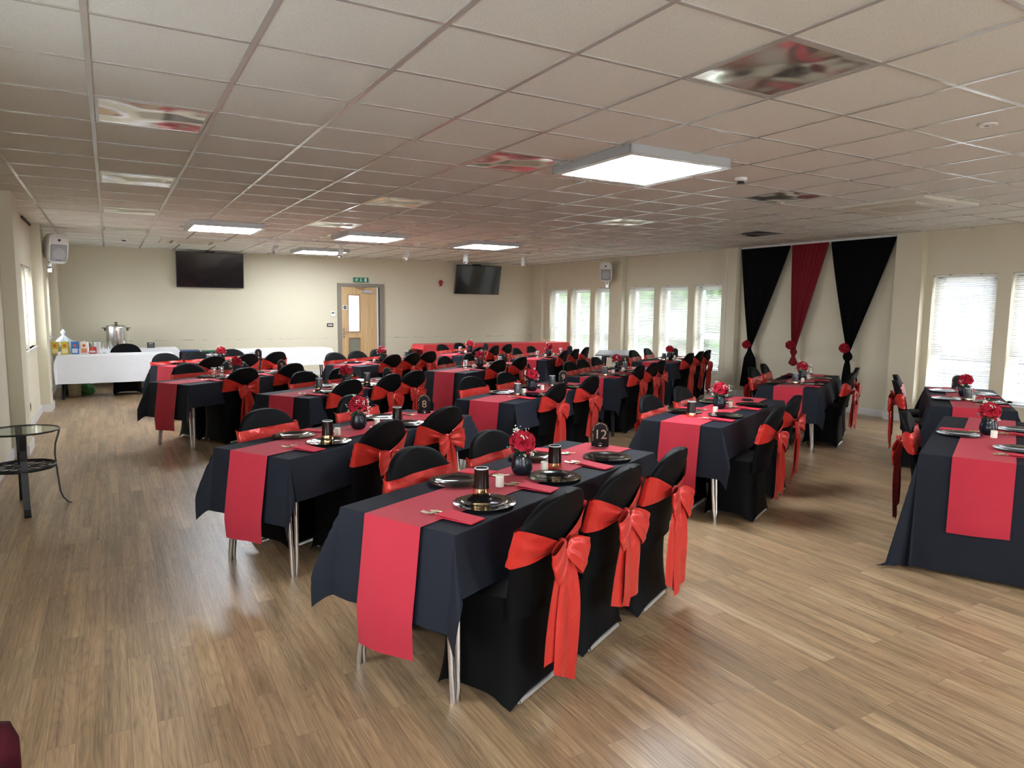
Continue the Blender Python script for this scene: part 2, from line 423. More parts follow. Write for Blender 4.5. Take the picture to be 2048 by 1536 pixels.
wall_with_holes('wall_back', 'y', YB, YB+.2, XLW, XRW, [(4.69, 4.93, .96, 1.77)], wall_back_m)
BW = [(.0, 1.6), (4.4, 6.0)]
wall_with_holes('wall_front', 'y', YF-.2, YF, XLW, XRW, [(a, b, .55, 2.2) for a, b in BW], wall_m)
# pilasters
for n, (x0, x1, y0, y1) in enumerate([(XR-.12, XR, 15.15, YB), (XR-.12, XR, 11.93, 12.36), (XR-.12, XR, 8.76, 9.09), (XR-.12, XR, 5.52, 5.90),
                                      (XL, XL+.12, 8.46, 8.96), (XL, XL+.12, 11.78, 12.27), (XL, XL+.12, 15.0, YB)]):
    struct('wall_pilaster_%d' % (n+1), MB().box(x0, x1, y0, y1, 0, CEIL), wall_m)
# skirting boards
def skirt(name, segs):
    mb = MB()
    for x0, x1, y0, y1 in segs: mb.box(x0, x1, y0, y1, 0, .095); mb.box(x0+(.004 if x1-x0 < .05 else 0), x1-(.004 if x1-x0 < .05 else 0), y0, y1, .095, .105)
    struct(name, mb, white_paint)
PR = [(5.52, 5.90), (8.76, 9.09), (11.93, 12.36), (15.15, YB)]
segs = []; y = YF
for a, b in PR:
    segs += [(XR-.018, XR, y, a), (XR-.138, XR-.12, a-.018, b+.018), (XR-.12, XR, a-.018, a), (XR-.12, XR, b, min(b+.018, YB))]; y = b+.018
skirt('baseboard_right', segs)
segs = []; y = YF
for a, b in [(8.46, 8.96), (11.78, 12.27), (15.0, YB)]:
    segs += [(XL, XL+.018, y, a), (XL+.12, XL+.138, a-.018, b+.018), (XL, XL+.12, a-.018, a), (XL, XL+.12, b, min(b+.018, YB))]; y = b+.018
skirt('baseboard_left', segs)
skirt('baseboard_back', [(XL, 4.42, YB-.018, YB), (5.54, XR, YB-.018, YB)])
# dark shadow gap where the ceiling edge trim meets the left recesses
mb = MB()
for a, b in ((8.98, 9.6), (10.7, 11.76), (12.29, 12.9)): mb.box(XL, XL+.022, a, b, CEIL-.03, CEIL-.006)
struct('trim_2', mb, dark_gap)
mb = MB().box(XR-.05, XR, 5.92, 8.74, CEIL-.055, CEIL-.004); struct('trim_3', mb, white_paint)

# ------------------------------------------------------------------ windows and blinds
def window(n, side, a, b, z0, z1, transom=.98, blind=True, tilt=28, label=''):
    s = 1 if side == 'R' else -1
    xw = XR if side == 'R' else XL
    xf = xw + s*.17             # frame plane
    def bx(mb, p, q, y0, y1, zz0, zz1): mb.box(min(p, q), max(p, q), y0, y1, zz0, zz1)
    f = MB(); t = .055
    for (y0, y1, q0, q1) in ((a, a+t, z0, z1), (b-t, b, z0, z1), (a, b, z0, z0+t), (a, b, z1-t, z1)): bx(f, xf-.03, xf+.03, y0, y1, q0, q1)
    if transom: bx(f, xf-.03, xf+.03, a, b, transom-.035, transom+.035)
    # opening casement in the upper light
    y0, y1, q0, q1 = a+t, b-t, (transom+.035 if transom else z0+t), z1-t
    for (p, q, r_, w_) in ((y0, y0+.04, q0, q1), (y1-.04, y1, q0, q1), (y0, y1, q0, q0+.04), (y0, y1, q1-.04, q1)): bx(f, xf-.045, xf+.01, p, q, r_, w_)
    root = struct('window_%d' % n, f, upvc)
    g = MB(); bx(g, xf-.004, xf+.004, a+t*.5, b-t*.5, z0+t*.5, z1-t*.5); obj('pane', g, pane_m, root)
    sl = MB(); bx(sl, xw-s*.02, xf-s*.03, a-.01, b+.01, z0-.02, z0); obj('sill', sl, white_paint, root)
    if blind:
        bl = empty('venetian_blind', label, 'window blind', (xw+s*.045, (a+b)/2, z0), 0, 'white slatted blinds')
        hw = (b-a)/2-.012; H = z1-z0
        obj('headrail', MB().box(-.02, .02, -hw, hw, H-.035, H-.003), white_plastic, bl)
        sm = MB(); n_ = int((H-.07)/.0236); cw = .0125
        ct, st = cos(rad(tilt)), sin(rad(tilt))
        for i in range(n_):
            z = H-.055-i*.0236+R.uniform(-.0012, .0012); dz = R.uniform(-.002, .002)
            if i % 19 == 7: dz *= 3
            o = len(sm.v)
            for yy, e in ((-hw, 0), (hw, dz)):
                for p, q in ((-cw, 0), (0, .0022), (cw, 0)):
                    sm.v.append((s*(p*ct), yy, z+e+p*st*1.0+q))
            sm.f += [(o, o+1, o+4, o+3), (o+1, o+2, o+5, o+4)]
        obj('slats', sm, slat_m, bl, smooth=True)
        obj('bottom_rail', MB().box(-.013, .013, -hw, hw, .004, .018), white_plastic, bl)
        c = MB()
        for yy in (-hw*.62, hw*.62): c.box(-.0135, -.0120, yy-.0015, yy+.0015, .01, H-.03); c.box(.012, .0135, yy-.0015, yy+.0015, .01, H-.03)
        obj('ladder_cord', c, white_plastic, bl)
        br = MB()
        for yy in (-hw*.5, hw*.5): br.box(-.022, .022, yy-.015, yy+.015, H-.008, H)
        obj('bracket', br, dark_gap, bl)
nth = ['first', 'second', 'third', 'fourth', 'fifth', 'sixth']
for i, (a, b) in enumerate(RW):
    vis = i < 9
    if i < 6: lab = 'white blind in the %s tall window from the far right corner' % nth[i]
    elif i == 6: lab = 'large white blind in the window just right of the wall drapes'
    elif i == 7: lab = 'partly cropped white blind at the very right edge of picture'
    else: lab = 'white blind just outside the right edge of the picture'
    window(i+1, 'R', a, b, *rwz(i), blind=vis, tilt=(38 if i < 5 else 20 if i == 5 else 46), label=lab, transom=1.0)
ll = ['narrow left-wall blind nearest the camera', 'wide left-wall blind between the two left pilasters', 'left-wall blind above the drink cartons', 'far left-wall blind nearest the back corner']
for i, (a, b) in enumerate(LW):
    window(len(RW)+i+1, 'L', a, b, LZ0, 2.01, blind=i < 4, tilt=14, label=ll[i] if i < 4 else '', transom=None if i < 4 else 1.4)
for i, (a, b) in enumerate(BW):
    f = MB(); t = .06; n = len(RW)+len(LW)+i+1
    for (p, q, r_, w_) in ((a, a+t, .55, 2.2), (b-t, b, .55, 2.2), (a, b, .55, .61), (a, b, 2.14, 2.2)): f.box(p, q, YF-.13, YF-.07, r_, w_)
    root = struct('window_%d' % n, f, upvc); obj('pane', MB().box(a+.03, b-.03, YF-.104, YF-.096, .58, 2.17), pane_m, root)
# daylight portals: guide sampling of the sky through each opening, give no light of their own
def portal(loc, rot, sx_, sy_):
    l = bpy.data.lights.new('sky_portal', 'AREA'); l.shape = 'RECTANGLE'; l.size = sx_; l.size_y = sy_
    l.cycles.is_portal = True
    o = bpy.data.objects.new('sky_portal', l); COL.objects.link(o); o.location = loc; o.rotation_euler = rot
for i, (a, b) in enumerate(RW):
    z0, z1 = rwz(i); portal((XRW+.02, (a+b)/2, (z0+z1)/2), (0, rad(90), 0), z1-z0, b-a)
for a, b in LW: portal((XLW-.02, (a+b)/2, (LZ0+2.01)/2), (0, rad(-90), 0), 2.01-LZ0, b-a)
for a, b in BW: portal(((a+b)/2, YF-.22, 1.375), (rad(90), 0, 0), b-a, 1.65)

# outside: paved ground and planting beyond the glass
struct('ground_outside', MB().box(-12, 30, -16, 32, -.35, -.30), mat('outdoor_paving', (.50, .50, .49), .9, noise=.15, nscale=2))
def hedge(label, x0, x1, y0, y1, z1, seed):
    rr = random.Random(seed); mb = MB()
    mb.rbox(x0+.25, x1-.1, y0+.2, y1-.2, -.3, z1-.1, .3)
    for i in range(int(150*(y1-y0)/4)):
        c = (rr.uniform(x0, x1), rr.uniform(y0, y1), rr.uniform(-.3, z1)); r_ = rr.uniform(.18, .45)
        mb.grid(lambda u, v: (c[0]+r_*cos(2*PI*u)*sin(PI*v)*(1+.25*sin(9*u*PI+4*v)), c[1]+r_*sin(2*PI*u)*sin(PI*v)*(1+.2*cos(7*v*PI)), c[2]+r_*cos(PI*v)), 7, 5, closeu=True)
    tag(obj('hedge', mb, hedge_m), label, 'hedge')
hedge('tall green hedge seen through the far group of right windows', 13.2, 14.6, 15.5, 24.0, 3.2, 3)
hedge('leafy green shrub seen through the sixth tall window', 12.6, 13.8, 8.0, 15.0, 3.1, 5)
nbw = MB().box(20, 24, -6, 16, -.3, 5.5)
NB = empty('neighbouring_building', 'slate grey building beyond the blinds right of the drapes', 'building', (0, 0, 0))
obj('wall', nbw, mat('slate_grey_cladding', (.055, .065, .09), .8, noise=.2, nscale=1.5), NB)
for q in range(7):
    for zz in (.6, 3.1): obj('window', MB().box(19.96, 20.0, -4.5+2.9*q, -3.0+2.9*q, zz, zz+1.4), mat('building_glass', (.05, .07, .10), .1), NB)
obj('roof', MB().box(19.7, 24.2, -6.3, 16.3, 5.5, 5.8), mat('dark_roof', (.08, .08, .09), .8), NB)
mb = MB(); mb.rbox(14.6, 16.2, 5.0, 9.0, -.2, .55, .12); mb.rbox(14.75, 16.05, 5.9, 8.3, .5, 1.05, .2)
for yy in (5.8, 8.2):
    mb.xf(Matrix.Identity(4)); o = len(mb.v); mb.lathe([(0, -.1), (.3, -.1), (.3, .1), (0, .1)], 16); mb.xf(Matrix.Translation((14.65, yy, 0)) @ Matrix.Rotation(PI/2, 4, 'Y'), o)
tag(obj('parked_car', mb, mat('blue_grey_car_paint', (.04, .055, .09), .3, coat=.5)), 'blue-grey car outside behind the blind right of drapes', 'car')

# ------------------------------------------------------------------ door in the back wall
fr = MB(); y1 = YB+.0
for (p, q, r_, w_) in ((4.445, 4.53, 0, 2.04), (5.425, 5.515, 0, 2.04), (4.53, 5.425, 1.965, 2.04)): fr.box(p, q, y1-.055, y1+.0, r_, w_)
door_root = struct('door_1', fr, mat('grey_brown_frame_paint', (.20, .175, .145), .5))
lf = MB(); z_ = 1.96
def hole_panel(mb, x0, x1, z0, z1, y0, y1, holes):
    xs = sorted(set([x0, x1]+[h[0] for h in holes]+[h[1] for h in holes])); zs = sorted(set([z0, z1]+[h[2] for h in holes]+[h[3] for h in holes]))
    for p, q in zip(xs, xs[1:]):
        for r_, w_ in zip(zs, zs[1:]):
            if not any(h[0] <= p+1e-6 and h[1] >= q-1e-6 and h[2] <= r_+1e-6 and h[3] >= w_-1e-6 for h in holes): mb.box(p, q, y0, y1, r_, w_)
hole_panel(lf, 4.53, 5.34, .01, z_, y1-.05, y1-.008, [(4.69, 4.93, .96, 1.77), (4.70, 4.93, .14, .80)])
obj('door_leaf', lf, door_m, door_root)
bd = MB()
for (a, b, c, d) in ((4.69, 4.93, .96, 1.77), (4.70, 4.93, .14, .80)):
    for (p, q, r_, w_) in ((a-.02, a, c-.02, d+.02), (b, b+.02, c-.02, d+.02), (a, b, c-.02, c), (a, b, d, d+.02)): bd.box(p, q, y1-.06, y1-.05, r_, w_)
obj('glazing_bead', bd, mat('brown_bead', (.22, .12, .05), .4), door_root)
obj('vision_panel', MB().box(4.69, 4.93, y1-.035, y1-.03, .96, 1.77), pane_m, door_root)
vb = empty('venetian_blind', 'white slatted blind seen through the glass panel of the wooden door', 'window blind', (4.95, YB+.222, .82), 0, 'white slatted blinds')
mb = MB()
for i in range(48):
    z = .03+.0236*i; o = len(mb.v)
    for xx in (-.40, .40):
        for p in (-.0125, .0125): mb.v.append((xx, p*.74, z-p*.67))
    mb.f.append((o, o+1, o+3, o+2))
obj('slats', mb, slat_m, vb); obj('headrail', MB().box(-.41, .41, -.02, .02, 1.15, 1.18), white_plastic, vb); obj('bottom_rail', MB().box(-.41, .41, -.013, .013, 0, .014), white_plastic, vb)
obj('lower_panel', MB().box(4.70, 4.93, y1-.035, y1-.03, .14, .80), mat('frosted_pane', (.22, .23, .19), .3, metal=.3), door_root)
obj('gap_light_strip', MB().box(5.345, 5.385, y1-.045, y1-.004, .01, z_), white_paint, door_root)  # white strip painted in for the light showing at the hinge-side gap
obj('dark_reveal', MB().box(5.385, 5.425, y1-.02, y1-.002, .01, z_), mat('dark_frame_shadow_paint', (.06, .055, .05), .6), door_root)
hd = MB().box(4.55, 4.585, y1-.06, y1-.05, .82, 1.03).tube([(4.568, y1-.06, .95), (4.568, y1-.10, .95), (4.68, y1-.10, .95)], .009)
hd.lathe([(0, 0), (.014, 0), (.014, .01), (0, .01)], 12, (4.568, y1-.07, .86))
obj('door_handle', hd, steel, door_root)
cl = MB().box(5.0, 5.22, y1-.10, y1-.05, 1.83, 1.89); obj('door_closer', cl, grey_metal, door_root)
obj('closer_arm', MB().tube([(5.06, y1-.09, 1.90), (4.84, y1-.12, 1.945), (5.1, y1-.06, 1.95)], .008, 6), steel, door_root)
sg = empty('door_sign', 'round blue sign on white square at the door', 'sign', (4.605, y1-.052, 1.50))
obj('plate', MB().box(-.05, .05, -.002, 0, -.05, .05), white_plastic, sg)
dd = MB(); dd.lathe([(0, 0), (.04, 0), (.04, .002), (0, .002)], 24); dd.xf(Matrix.Rotation(PI/2, 4, 'X')); obj('disc', dd, mat('navy_print', (.015, .03, .09), .4), sg, loc=(0, -.002, 0))
text_part('lettering', 'FIRE DOOR\nKEEP SHUT', .0135, white_plastic, sg, (0, -.0045, .0), (PI/2, 0, 0))
# exit sign
ex = empty('exit_sign', 'green running man exit sign above the wooden door', 'sign', (4.985, y1-.03, 2.125))
obj('panel', MB().box(-.175, .175, -.012, .012, -.052, .052), mat('exit_green', (.0, .16, .085), .4), ex)
ar = MB()
def P(pts, th=.002): # flat glyph facing -y
    n = len(pts); v = [(x, -.0125, z) for x, z in pts]+[(x, -.0145, z) for x, z in pts]
    ar.add(v, [tuple(range(n-1, -1, -1)), tuple(range(n, 2*n))]+[(i, (i+1) % n, n+(i+1) % n, n+i) for i in range(n)])
P([(-.008, .04), (.008, .04), (.008, -.012), (.026, -.012), (0, -.042), (-.026, -.012), (-.008, -.012)])
P([(.085, -.042), (.13, -.042), (.13, .042), (.085, .042)])
for seg in ([(-.088, .042), (-.072, .042), (-.072, .028), (-.088, .028)], [(-.115, .02), (-.085, .026), (-.078, .018), (-.10, -.008), (-.112, -.008)], [(-.112, -.008), (-.10, -.008), (-.085, -.02), (-.075, -.044), (-.085, -.044), (-.098, -.022)],
            [(-.112, -.008), (-.102, -.008), (-.118, -.03), (-.145, -.03), (-.145, -.022), (-.122, -.022)], [(-.085, .022), (-.08, .014), (-.06, .006), (-.058, .012), (-.075, .02)], [(-.115, .02), (-.112, .012), (-.135, .0), (-.14, .006)]): P(seg)
obj('pictogram', ar, white_plastic, ex)
th = empty('thermostat', 'white thermostat with small screen left of the door', 'thermostat', (4.34, y1-.012, 1.35))
obj('body', MB().rbox(-.05, .05, -.012, .012, -.06, .06, .004), white_plastic, th)
obj('display', MB().box(-.03, .03, -.014, -.011, .012, .04), black_plastic, th)
swt = empty('light_switch', 'black four-gang switch plate left of the door', 'light switch', (4.275, y1-.006, 1.105))
obj('plate', MB().box(-.07, .07, -.006, .006, -.04, .04), black_plastic, swt)
for i in range(4): obj('rocker', MB().box(-.048+i*.026, -.030+i*.026, -.012, -.006, -.016, .016), white_plastic, swt)
al = empty('fire_alarm', 'red fire alarm sounder between door and right television', 'fire alarm', (6.97, y1-.0, 2.12))
o_ = MB().lathe([(0, 0), (.05, 0), (.055, .03), (.04, .05), (.03, .075), (0, .08)], 20).xf(Matrix.Rotation(PI/2, 4, 'X')); obj('sounder', o_, mat('alarm_red', (.28, .01, .015), .35), al, smooth=True, ang=40)
obj('base', MB().rbox(-.03, .03, -.03, 0, -.09, -.03, .006), MATS['alarm_red'], al)

# ------------------------------------------------------------------ televisions
def tv(x0, x1, z0, z1, lean, label):
    w_, h_ = x1-x0, z1-z0
    t = empty('television', label, 'television', ((x0+x1)/2, YB-.05, z0+.0))
    M = Matrix.Rotation(lean, 4, 'X')
    obj('casing', MB().rbox(-w_/2, w_/2, -.045, 0, 0, h_, .006).xf(M), black_plastic, t)
    obj('screen', MB().box(-w_/2+.012, w_/2-.012, -.047, -.044, .016, h_-.012).xf(M), screen_m, t)
    obj('logo_tab', MB().box(-.03, .03, -.047, -.035, -.01, 0).xf(M), grey_metal, t)
    br = MB().box(-.10, .10, -.02, .05, h_*.35, h_*.65); br.box(-.09, .09, -.09, .05, h_-.01, h_+.012); obj('wall_bracket', br, black_metal, t)
tv(1.19, 2.46, 1.88, 2.59, rad(6), 'left wall television, large black screen above the white tables')
tv(7.30, 8.52, 1.86, 2.57, rad(13), 'right wall television, tilted black screen above the red tables')

# ------------------------------------------------------------------ ceiling fittings
GPH = [((1, 2), 'glossy unlit ceiling panel at upper left, nearest of left row'), ((1, 6), 'glossy ceiling panel second from front in the left row'), ((1, 10), 'glossy ceiling panel third from front in the left row'),
       ((1, 14), 'farthest glossy ceiling panel of the left row'), ((5, -2), 'large glossy ceiling panel at upper right of the picture'), ((5, 2), 'reddish glossy ceiling panel left of the big lit square light'),
       ((5, 6), 'glossy ceiling panel in the middle of the ceiling'), ((5, 10), 'glossy ceiling panel before the central lit square light'), ((10, 2), 'glossy ceiling panel reflecting the drapes, right of smoke detector'),
       ((10, 6), 'bright glossy ceiling panel beyond the big lit light'), ((10, 10), 'glossy ceiling panel beside the far middle air conditioner'), ((14, 6), 'dark glossy ceiling panel nearest the wall drapes'), ((14, 14), 'far glossy ceiling panel near right corner')]
gp = empty('ceiling_panel', '', 'ceiling panel')
f = MB()
for (a, b, c, d) in ((-.285, .285, -.285, -.268), (-.285, .285, .268, .285), (-.285, -.268, -.268, .268), (.268, .285, -.268, .268)): f.box(a, b, c, d, -.004, .0)
obj('panel_frame', f, grid_m, gp); obj('reflector', MB().box(-.268, .268, -.268, .268, -.003, 0), mirror_m, gp)
pp = Proto(gp)
for (i, j), lab in GPH: pp.place((GX+.6*(i+.5), GY+.6*(j+.5), CEIL-.001), 0, lab, 'glossy unlit ceiling panels')
sq = empty('ceiling_light', '', 'ceiling light')
f = MB(); S, D = .465, .058
for (a, b, c, d) in ((-S, S, -S, -S+.012), (-S, S, S-.012, S), (-S, -S+.012, -S, S), (S-.012, S, -S, S)): f.box(a, b, c, d, -D, 0)
obj('housing', f, grey_metal, sq)
f = MB()
for (a, b, c, d) in ((-S, S, -S, -S+.05), (-S, S, S-.05, S), (-S, -S+.05, -S+.05, S-.05), (S-.05, S, -S+.05, S-.05)): f.box(a, b, c, d, -D-.004, -D+.002)
obj('trim_frame', f, grid_m, sq)
obj('diffuser', MB().box(-S+.045, S-.045, -S+.045, S-.045, -D+.006, -D+.010), lens_m, sq)
f = MB().box(-S-.05, -S, S-.1, S+.02, -.004, -.001); f.box(S, S+.06, -S-.01, -S+.03, -.004, -.001); obj('fixing_tab', f, grid_m, sq)
lp = Proto(sq)
for (x, y), lab in (((3.475, 4.16), 'biggest lit square ceiling light, nearest the camera'), ((1.42, 10.42), 'lit square ceiling light furthest left, near left television'), ((3.52, 10.55), 'lit square ceiling light in the centre above the track spotlights'),
                    ((3.62, 13.85), 'small farthest lit ceiling light above the door'), ((5.65, 10.75), 'lit square ceiling light near the right television'),
                    ((3.5, -1.6), 'unseen square fill light added behind the camera, left'), ((7.3, -.6), 'unseen square fill light added behind the camera, right')):  # the last two are out of view, added as fill light
    lp.place((x, y, CEIL), 0, lab, 'lit square ceiling lights')
# cassettes
ac = empty('air_conditioner', '', 'air conditioner')
f = MB(); a_ = .475; b_ = .33
for (a, b, c, d) in ((-a_, a_, -a_, -b_), (-a_, a_, b_, a_), (-a_, -b_, -b_, b_), (b_, a_, -b_, b_)): f.box(a, b, c, d, -.028, 0)
f.box(-.285, .285, -.285, .285, -.032, -.006)
obj('fascia', f, mat('cream_ac_plastic', (.56, .53, .45), .45), ac)
f = MB()
for (a, b, c, d) in ((-.33, .33, -.33, -.29), (-.33, .33, .29, .33), (-.33, -.29, -.29, .29), (.29, .33, -.29, .29)): f.box(a, b, c, d, -.010, -.002)
obj('slot', f, dark_gap, ac)
for q in range(4):
    o = obj('louvre', MB().box(-.24, .24, -.322, -.298, -.012, -.009), black_plastic, ac); o.rotation_euler = (0, 0, q*PI/2)
obj('return_grille', MB().box(-.22, .22, -.22, .22, -.036, -.031), mat('beige_grille', (.48, .45, .38), .6, noise=.2, nscale=90), ac)
ap = Proto(ac)
for (x, y), lab in (((7.10, 4.32), 'nearest ceiling air conditioner, above right before the drapes'), ((1.28, 13.35), 'ceiling air conditioner at far left near the television'), ((7.40, 10.62), 'ceiling air conditioner at far right near the speaker')):
    ap.place((x, y, CEIL), 0, lab, 'ceiling air conditioners')
# detectors
def detector(x, y, lab, r_=.05):
    d = empty('smoke_detector', lab, 'smoke detector', (x, y, CEIL), 0)
    obj('base', MB().lathe([(r_, 0), (r_, -.02), (r_*.8, -.028), (0, -.028)], 20), white_plastic, d, smooth=True, ang=40)
    obj('sensor', MB().lathe([(r_*.55, -.028), (r_*.62, -.045), (0, -.048)], 16), dark_gap if r_ < .052 else white_plastic, d)
detector(4.56, 4.17, 'smoke detector right of the biggest lit ceiling light'); detector(.27, 13.5, 'smoke detector on the ceiling above the steel urn'); detector(4.71, 11.55, 'small detector on ceiling beside the spotlight track', .055)
for (x, y), lab in (((4.44, 2.24), 'small round white recessed fitting at upper right ceiling'), ((2.83, 9.35), 'small round fitting set in central glossy ceiling panel')):
    d = empty('recessed_fitting', lab, 'ceiling fitting', (x, y, CEIL-.002)); obj('bezel', MB().lathe([(.05, 0), (.05, -.006), (.038, -.010), (.03, -.004), (0, -.004)], 20), white_plastic, d, smooth=True, ang=40)
    obj('core', MB().disc(.012, -.012, 12, (-.012, 0)), dark_gap, d)
# track with five heads
tk = empty('lighting_track', 'long white ceiling track carrying five spotlights', 'lighting track', (2.15, 11.98, CEIL))
obj('rail', MB().box(0, 5.15, -.018, .018, -.022, 0), grid_m, tk); obj('joint', MB().box(1.25, 1.35, -.02, .02, -.026, -.001), grey_metal, tk)
def spot(x, aim, lab, first):
    s_ = empty('track_spotlight', lab, 'spotlight', (x, 11.98, CEIL-.022), 0, 'track spotlights')
    obj('adapter', MB().rbox(-.10, .10, -.017, .017, -.03, 0, .004), white_plastic, s_)
    obj('stem', MB().tube([(.02, 0, -.03), (.02, 0, -.10)], .008, 8), white_plastic, s_)
    c = MB().lathe([(0, .075), (.043, .075), (.047, .06), (.047, -.085), (.042, -.085), (.03, -.05), (0, -.045)], 20)
    M = Matrix.Translation((.02, 0, -.155)) @ Matrix.Rotation(aim[0], 4, 'X') @ Matrix.Rotation(aim[1], 4, 'Y')
    obj('head', c.xf(M), mat('white_spot_metal', (.55, .55, .53), .35, metal=.2), s_, smooth=True, ang=40)
    obj('reflector_cup', MB().lathe([(.040, -.083), (.02, -.052), (0, -.050)], 16).xf(M), chrome, s_)
for q, (x, aim) in enumerate([(2.38, (-.9, .5)), (3.47, (-.6, .35)), (4.66, (-.7, .5)), (5.85, (-.35, .25)), (7.12, (0, 0))]):
    spot(x, aim, 'white track spotlight, %s from the left of five' % nth[q], q)

# ------------------------------------------------------------------ speakers
def speaker(x, y, z, rz, label, tilt=rad(12)):
    s_ = empty('wall_speaker', label, 'loudspeaker', (x, y, z), rz, 'white wall speakers')
    M = Matrix.Rotation(tilt, 4, 'X')
    c = MB(); W, H, D = .135, .215, .11
    def body(u, v):
        t = 2*PI*u; n = 4.5
        k = (abs(cos(t))**n+abs(sin(t))**n)**(-1/n)
        sc = [(-D*2, .0), (-D*2, .62), (-D*1.2, .85), (0, 1.0), (.03, 1.0), (.045, .94), (.045, .0)][int(round(v*6))]
        return (W*k*cos(t)*sc[1], -sc[0], H*k*sin(t)*sc[1])
    c.grid(body, 32, 6, closeu=True); c.xf(M)
    obj('cabinet', c, mat('speaker_white', (.60, .59, .56), .45), s_, smooth=True, ang=35)
    g = MB().rbox(-.105, .105, -.054, -.044, -.175, .06, .01).xf(M); obj('grille', g, mat('speaker_grille', (.27, .27, .28), .6, noise=.3, nscale=400), s_)
    d = MB().lathe([(.085, 0), (.080, .004), (.05, .002), (0, .006)], 24); d.xf(M @ Matrix.Translation((0, -.055, -.07)) @ Matrix.Rotation(PI/2, 4, 'X')); obj('woofer_ring', d, mat('speaker_cone', (.34, .34, .35), .5), s_, smooth=True)
    h = MB().rbox(-.10, .10, -.050, -.044, .075, .17, .008).xf(M); obj('horn', h, MATS['speaker_white'], s_)
    t = MB().lathe([(0, 0), (.018, 0), (.018, .004), (0, .006)], 16).xf(M @ Matrix.Translation((0, -.050, .125)) @ Matrix.Rotation(PI/2, 4, 'X')); obj('tweeter', t, black_plastic, s_)
    obj('badge', MB().box(-.03, .03, -.056, -.053, -.16, -.145).xf(M), black_plastic, s_)
    b = MB().tube([(0, .12, -.20), (0, .18, -.26), (0, .26, -.26)], .014, 8); b.box(-.03, .03, .25, .262, -.33, -.2); obj('bracket', b, steel, s_)
speaker(-.60, 11.95, 2.31, rad(28), 'white speaker on the left pilaster near the ceiling')
speaker(9.32, 12.16, 2.32, rad(-44), 'white speaker high on the right wall between window groups')

# ------------------------------------------------------------------ wall sockets and conduit
def socket(x, y, z, s, lab):
    o = empty('wall_socket', lab, 'socket', (x, y, z)); obj('plate', MB().box(-.006, .006, -.073, .073, -.043, .043), black_plastic, o)
    for yy in (-.035, .035): obj('switch', MB().box(min(0, -s*.01), max(0, -s*.01), yy-.008, yy+.008, .01, .03), mat('grey_switch', (.2, .2, .2), .4), o)
socket(XR-.006, 9.13, .46, 1, 'black double socket on the wall left of the drapes'); socket(XL+.006, 10.25, .27, -1, 'black socket low on the left wall')
cn = empty('cable_conduit', 'thin white conduit running down to the black socket', 'conduit', (XR-.127, 8.98, .55)); obj('pipe', MB().tube([(0, 0, -.1), (0, 0, 2.05)], .008, 8), white_paint, cn)
cn['kind'] = 'thing'

# ------------------------------------------------------------------ drapes
def rose_meshes():
    mb = MB(); rr = random.Random(2)
    for L_ in range(5):
        n = [2, 3, 4, 5, 6][L_]; r0 = .003+.0052*L_; hh = .026-.0012*L_; op = .02+.19*L_
        for k_ in range(n):
            a0 = 2*PI*k_/n+L_*.9; wd = 2*PI/n*.72
            def pet(u, v, a0=a0, wd=wd, r0=r0, hh=hh, op=op, j=rr.uniform(-.1, .1)):
                s_ = (u-.5)*2; prof = sin(PI*min(v*.62+.05, .62))
                r_ = r0*(.45+.75*prof)+op*.020*v*v + .0035*(v**6)
                z = -.012+hh*v*(1-.14*s_*s_) - op*.010*v*v - (.010*op*v*v*abs(s_)**2)
                aa = a0+wd*s_*(.55+.6*prof)*(1-.35*v**4)+j
                return (r_*cos(aa), r_*sin(aa), z)
            mb.grid(pet, 5, 4)
    return mb.mesh('rose_bloom', rose_m, True)
ROSE = rose_meshes()
def leaf_mesh(seed, n, r0, r1):
    rr = random.Random(seed); mb = MB()
    for i in range(n):
        a = 2*PI*i/n+rr.uniform(-.3, .3); ln = rr.uniform(.035, .06); wd = ln*.32; el = rr.uniform(-.5, .5); rs = rr.uniform(r0, r1)
        M = Matrix.Rotation(a, 4, 'Z') @ Matrix.Translation((rs, 0, rr.uniform(-.02, .01))) @ Matrix.Rotation(-el, 4, 'Y'); o = len(mb.v)
        mb.grid(lambda u, v: (ln*u, wd*(v-.5)*2*sin(PI*min(.95, u*.9+.08)), -.25*ln*u*u+abs(v-.5)*.01), 5, 2); mb.xf(M, o)
    return mb.mesh('leaves', leaf_m, True)
def filler_mesh(seed, n=11):
    rr = random.Random(seed); mb = MB()
    for i in range(n):
        a = rr.uniform(0, 2*PI); e = rr.uniform(-.75, .1) if i > 4 else rr.uniform(.3, 1.4); r_ = .076; c = Vector((cos(a)*cos(e), sin(a)*cos(e), sin(e)))*r_
        for k_ in range(9):
            p = c+Vector((rr.gauss(0, .008), rr.gauss(0, .008), rr.gauss(0, .008))); mb.ball(p, rr.uniform(.0025, .0042), 5, 3)
    return mb.mesh('filler_flowers', filler_m, True)
LEAF = [leaf_mesh(11, 11, .01, .03), leaf_mesh(12, 9, .01, .03)]; FILL = [filler_mesh(21), filler_mesh(22)]
def blooms(parent, c, r_, n, seed, sc=1.0, up_=.15):
    rr = random.Random(seed)
    for i in range(n):
        z = 1-(i+.5)/n*(1-up_) ; a = i*2.4+seed; q = math.sqrt(max(0, 1-z*z)); d = Vector((q*cos(a), q*sin(a), z))
        o = link('rose_bloom', ROSE, parent, c+d*r_); o.rotation_mode = 'QUATERNION'; o.rotation_quaternion = d.to_track_quat('Z', 'Y')
        s_ = sc*rr.uniform(.9, 1.1); o.scale = (s_, s_, s_)

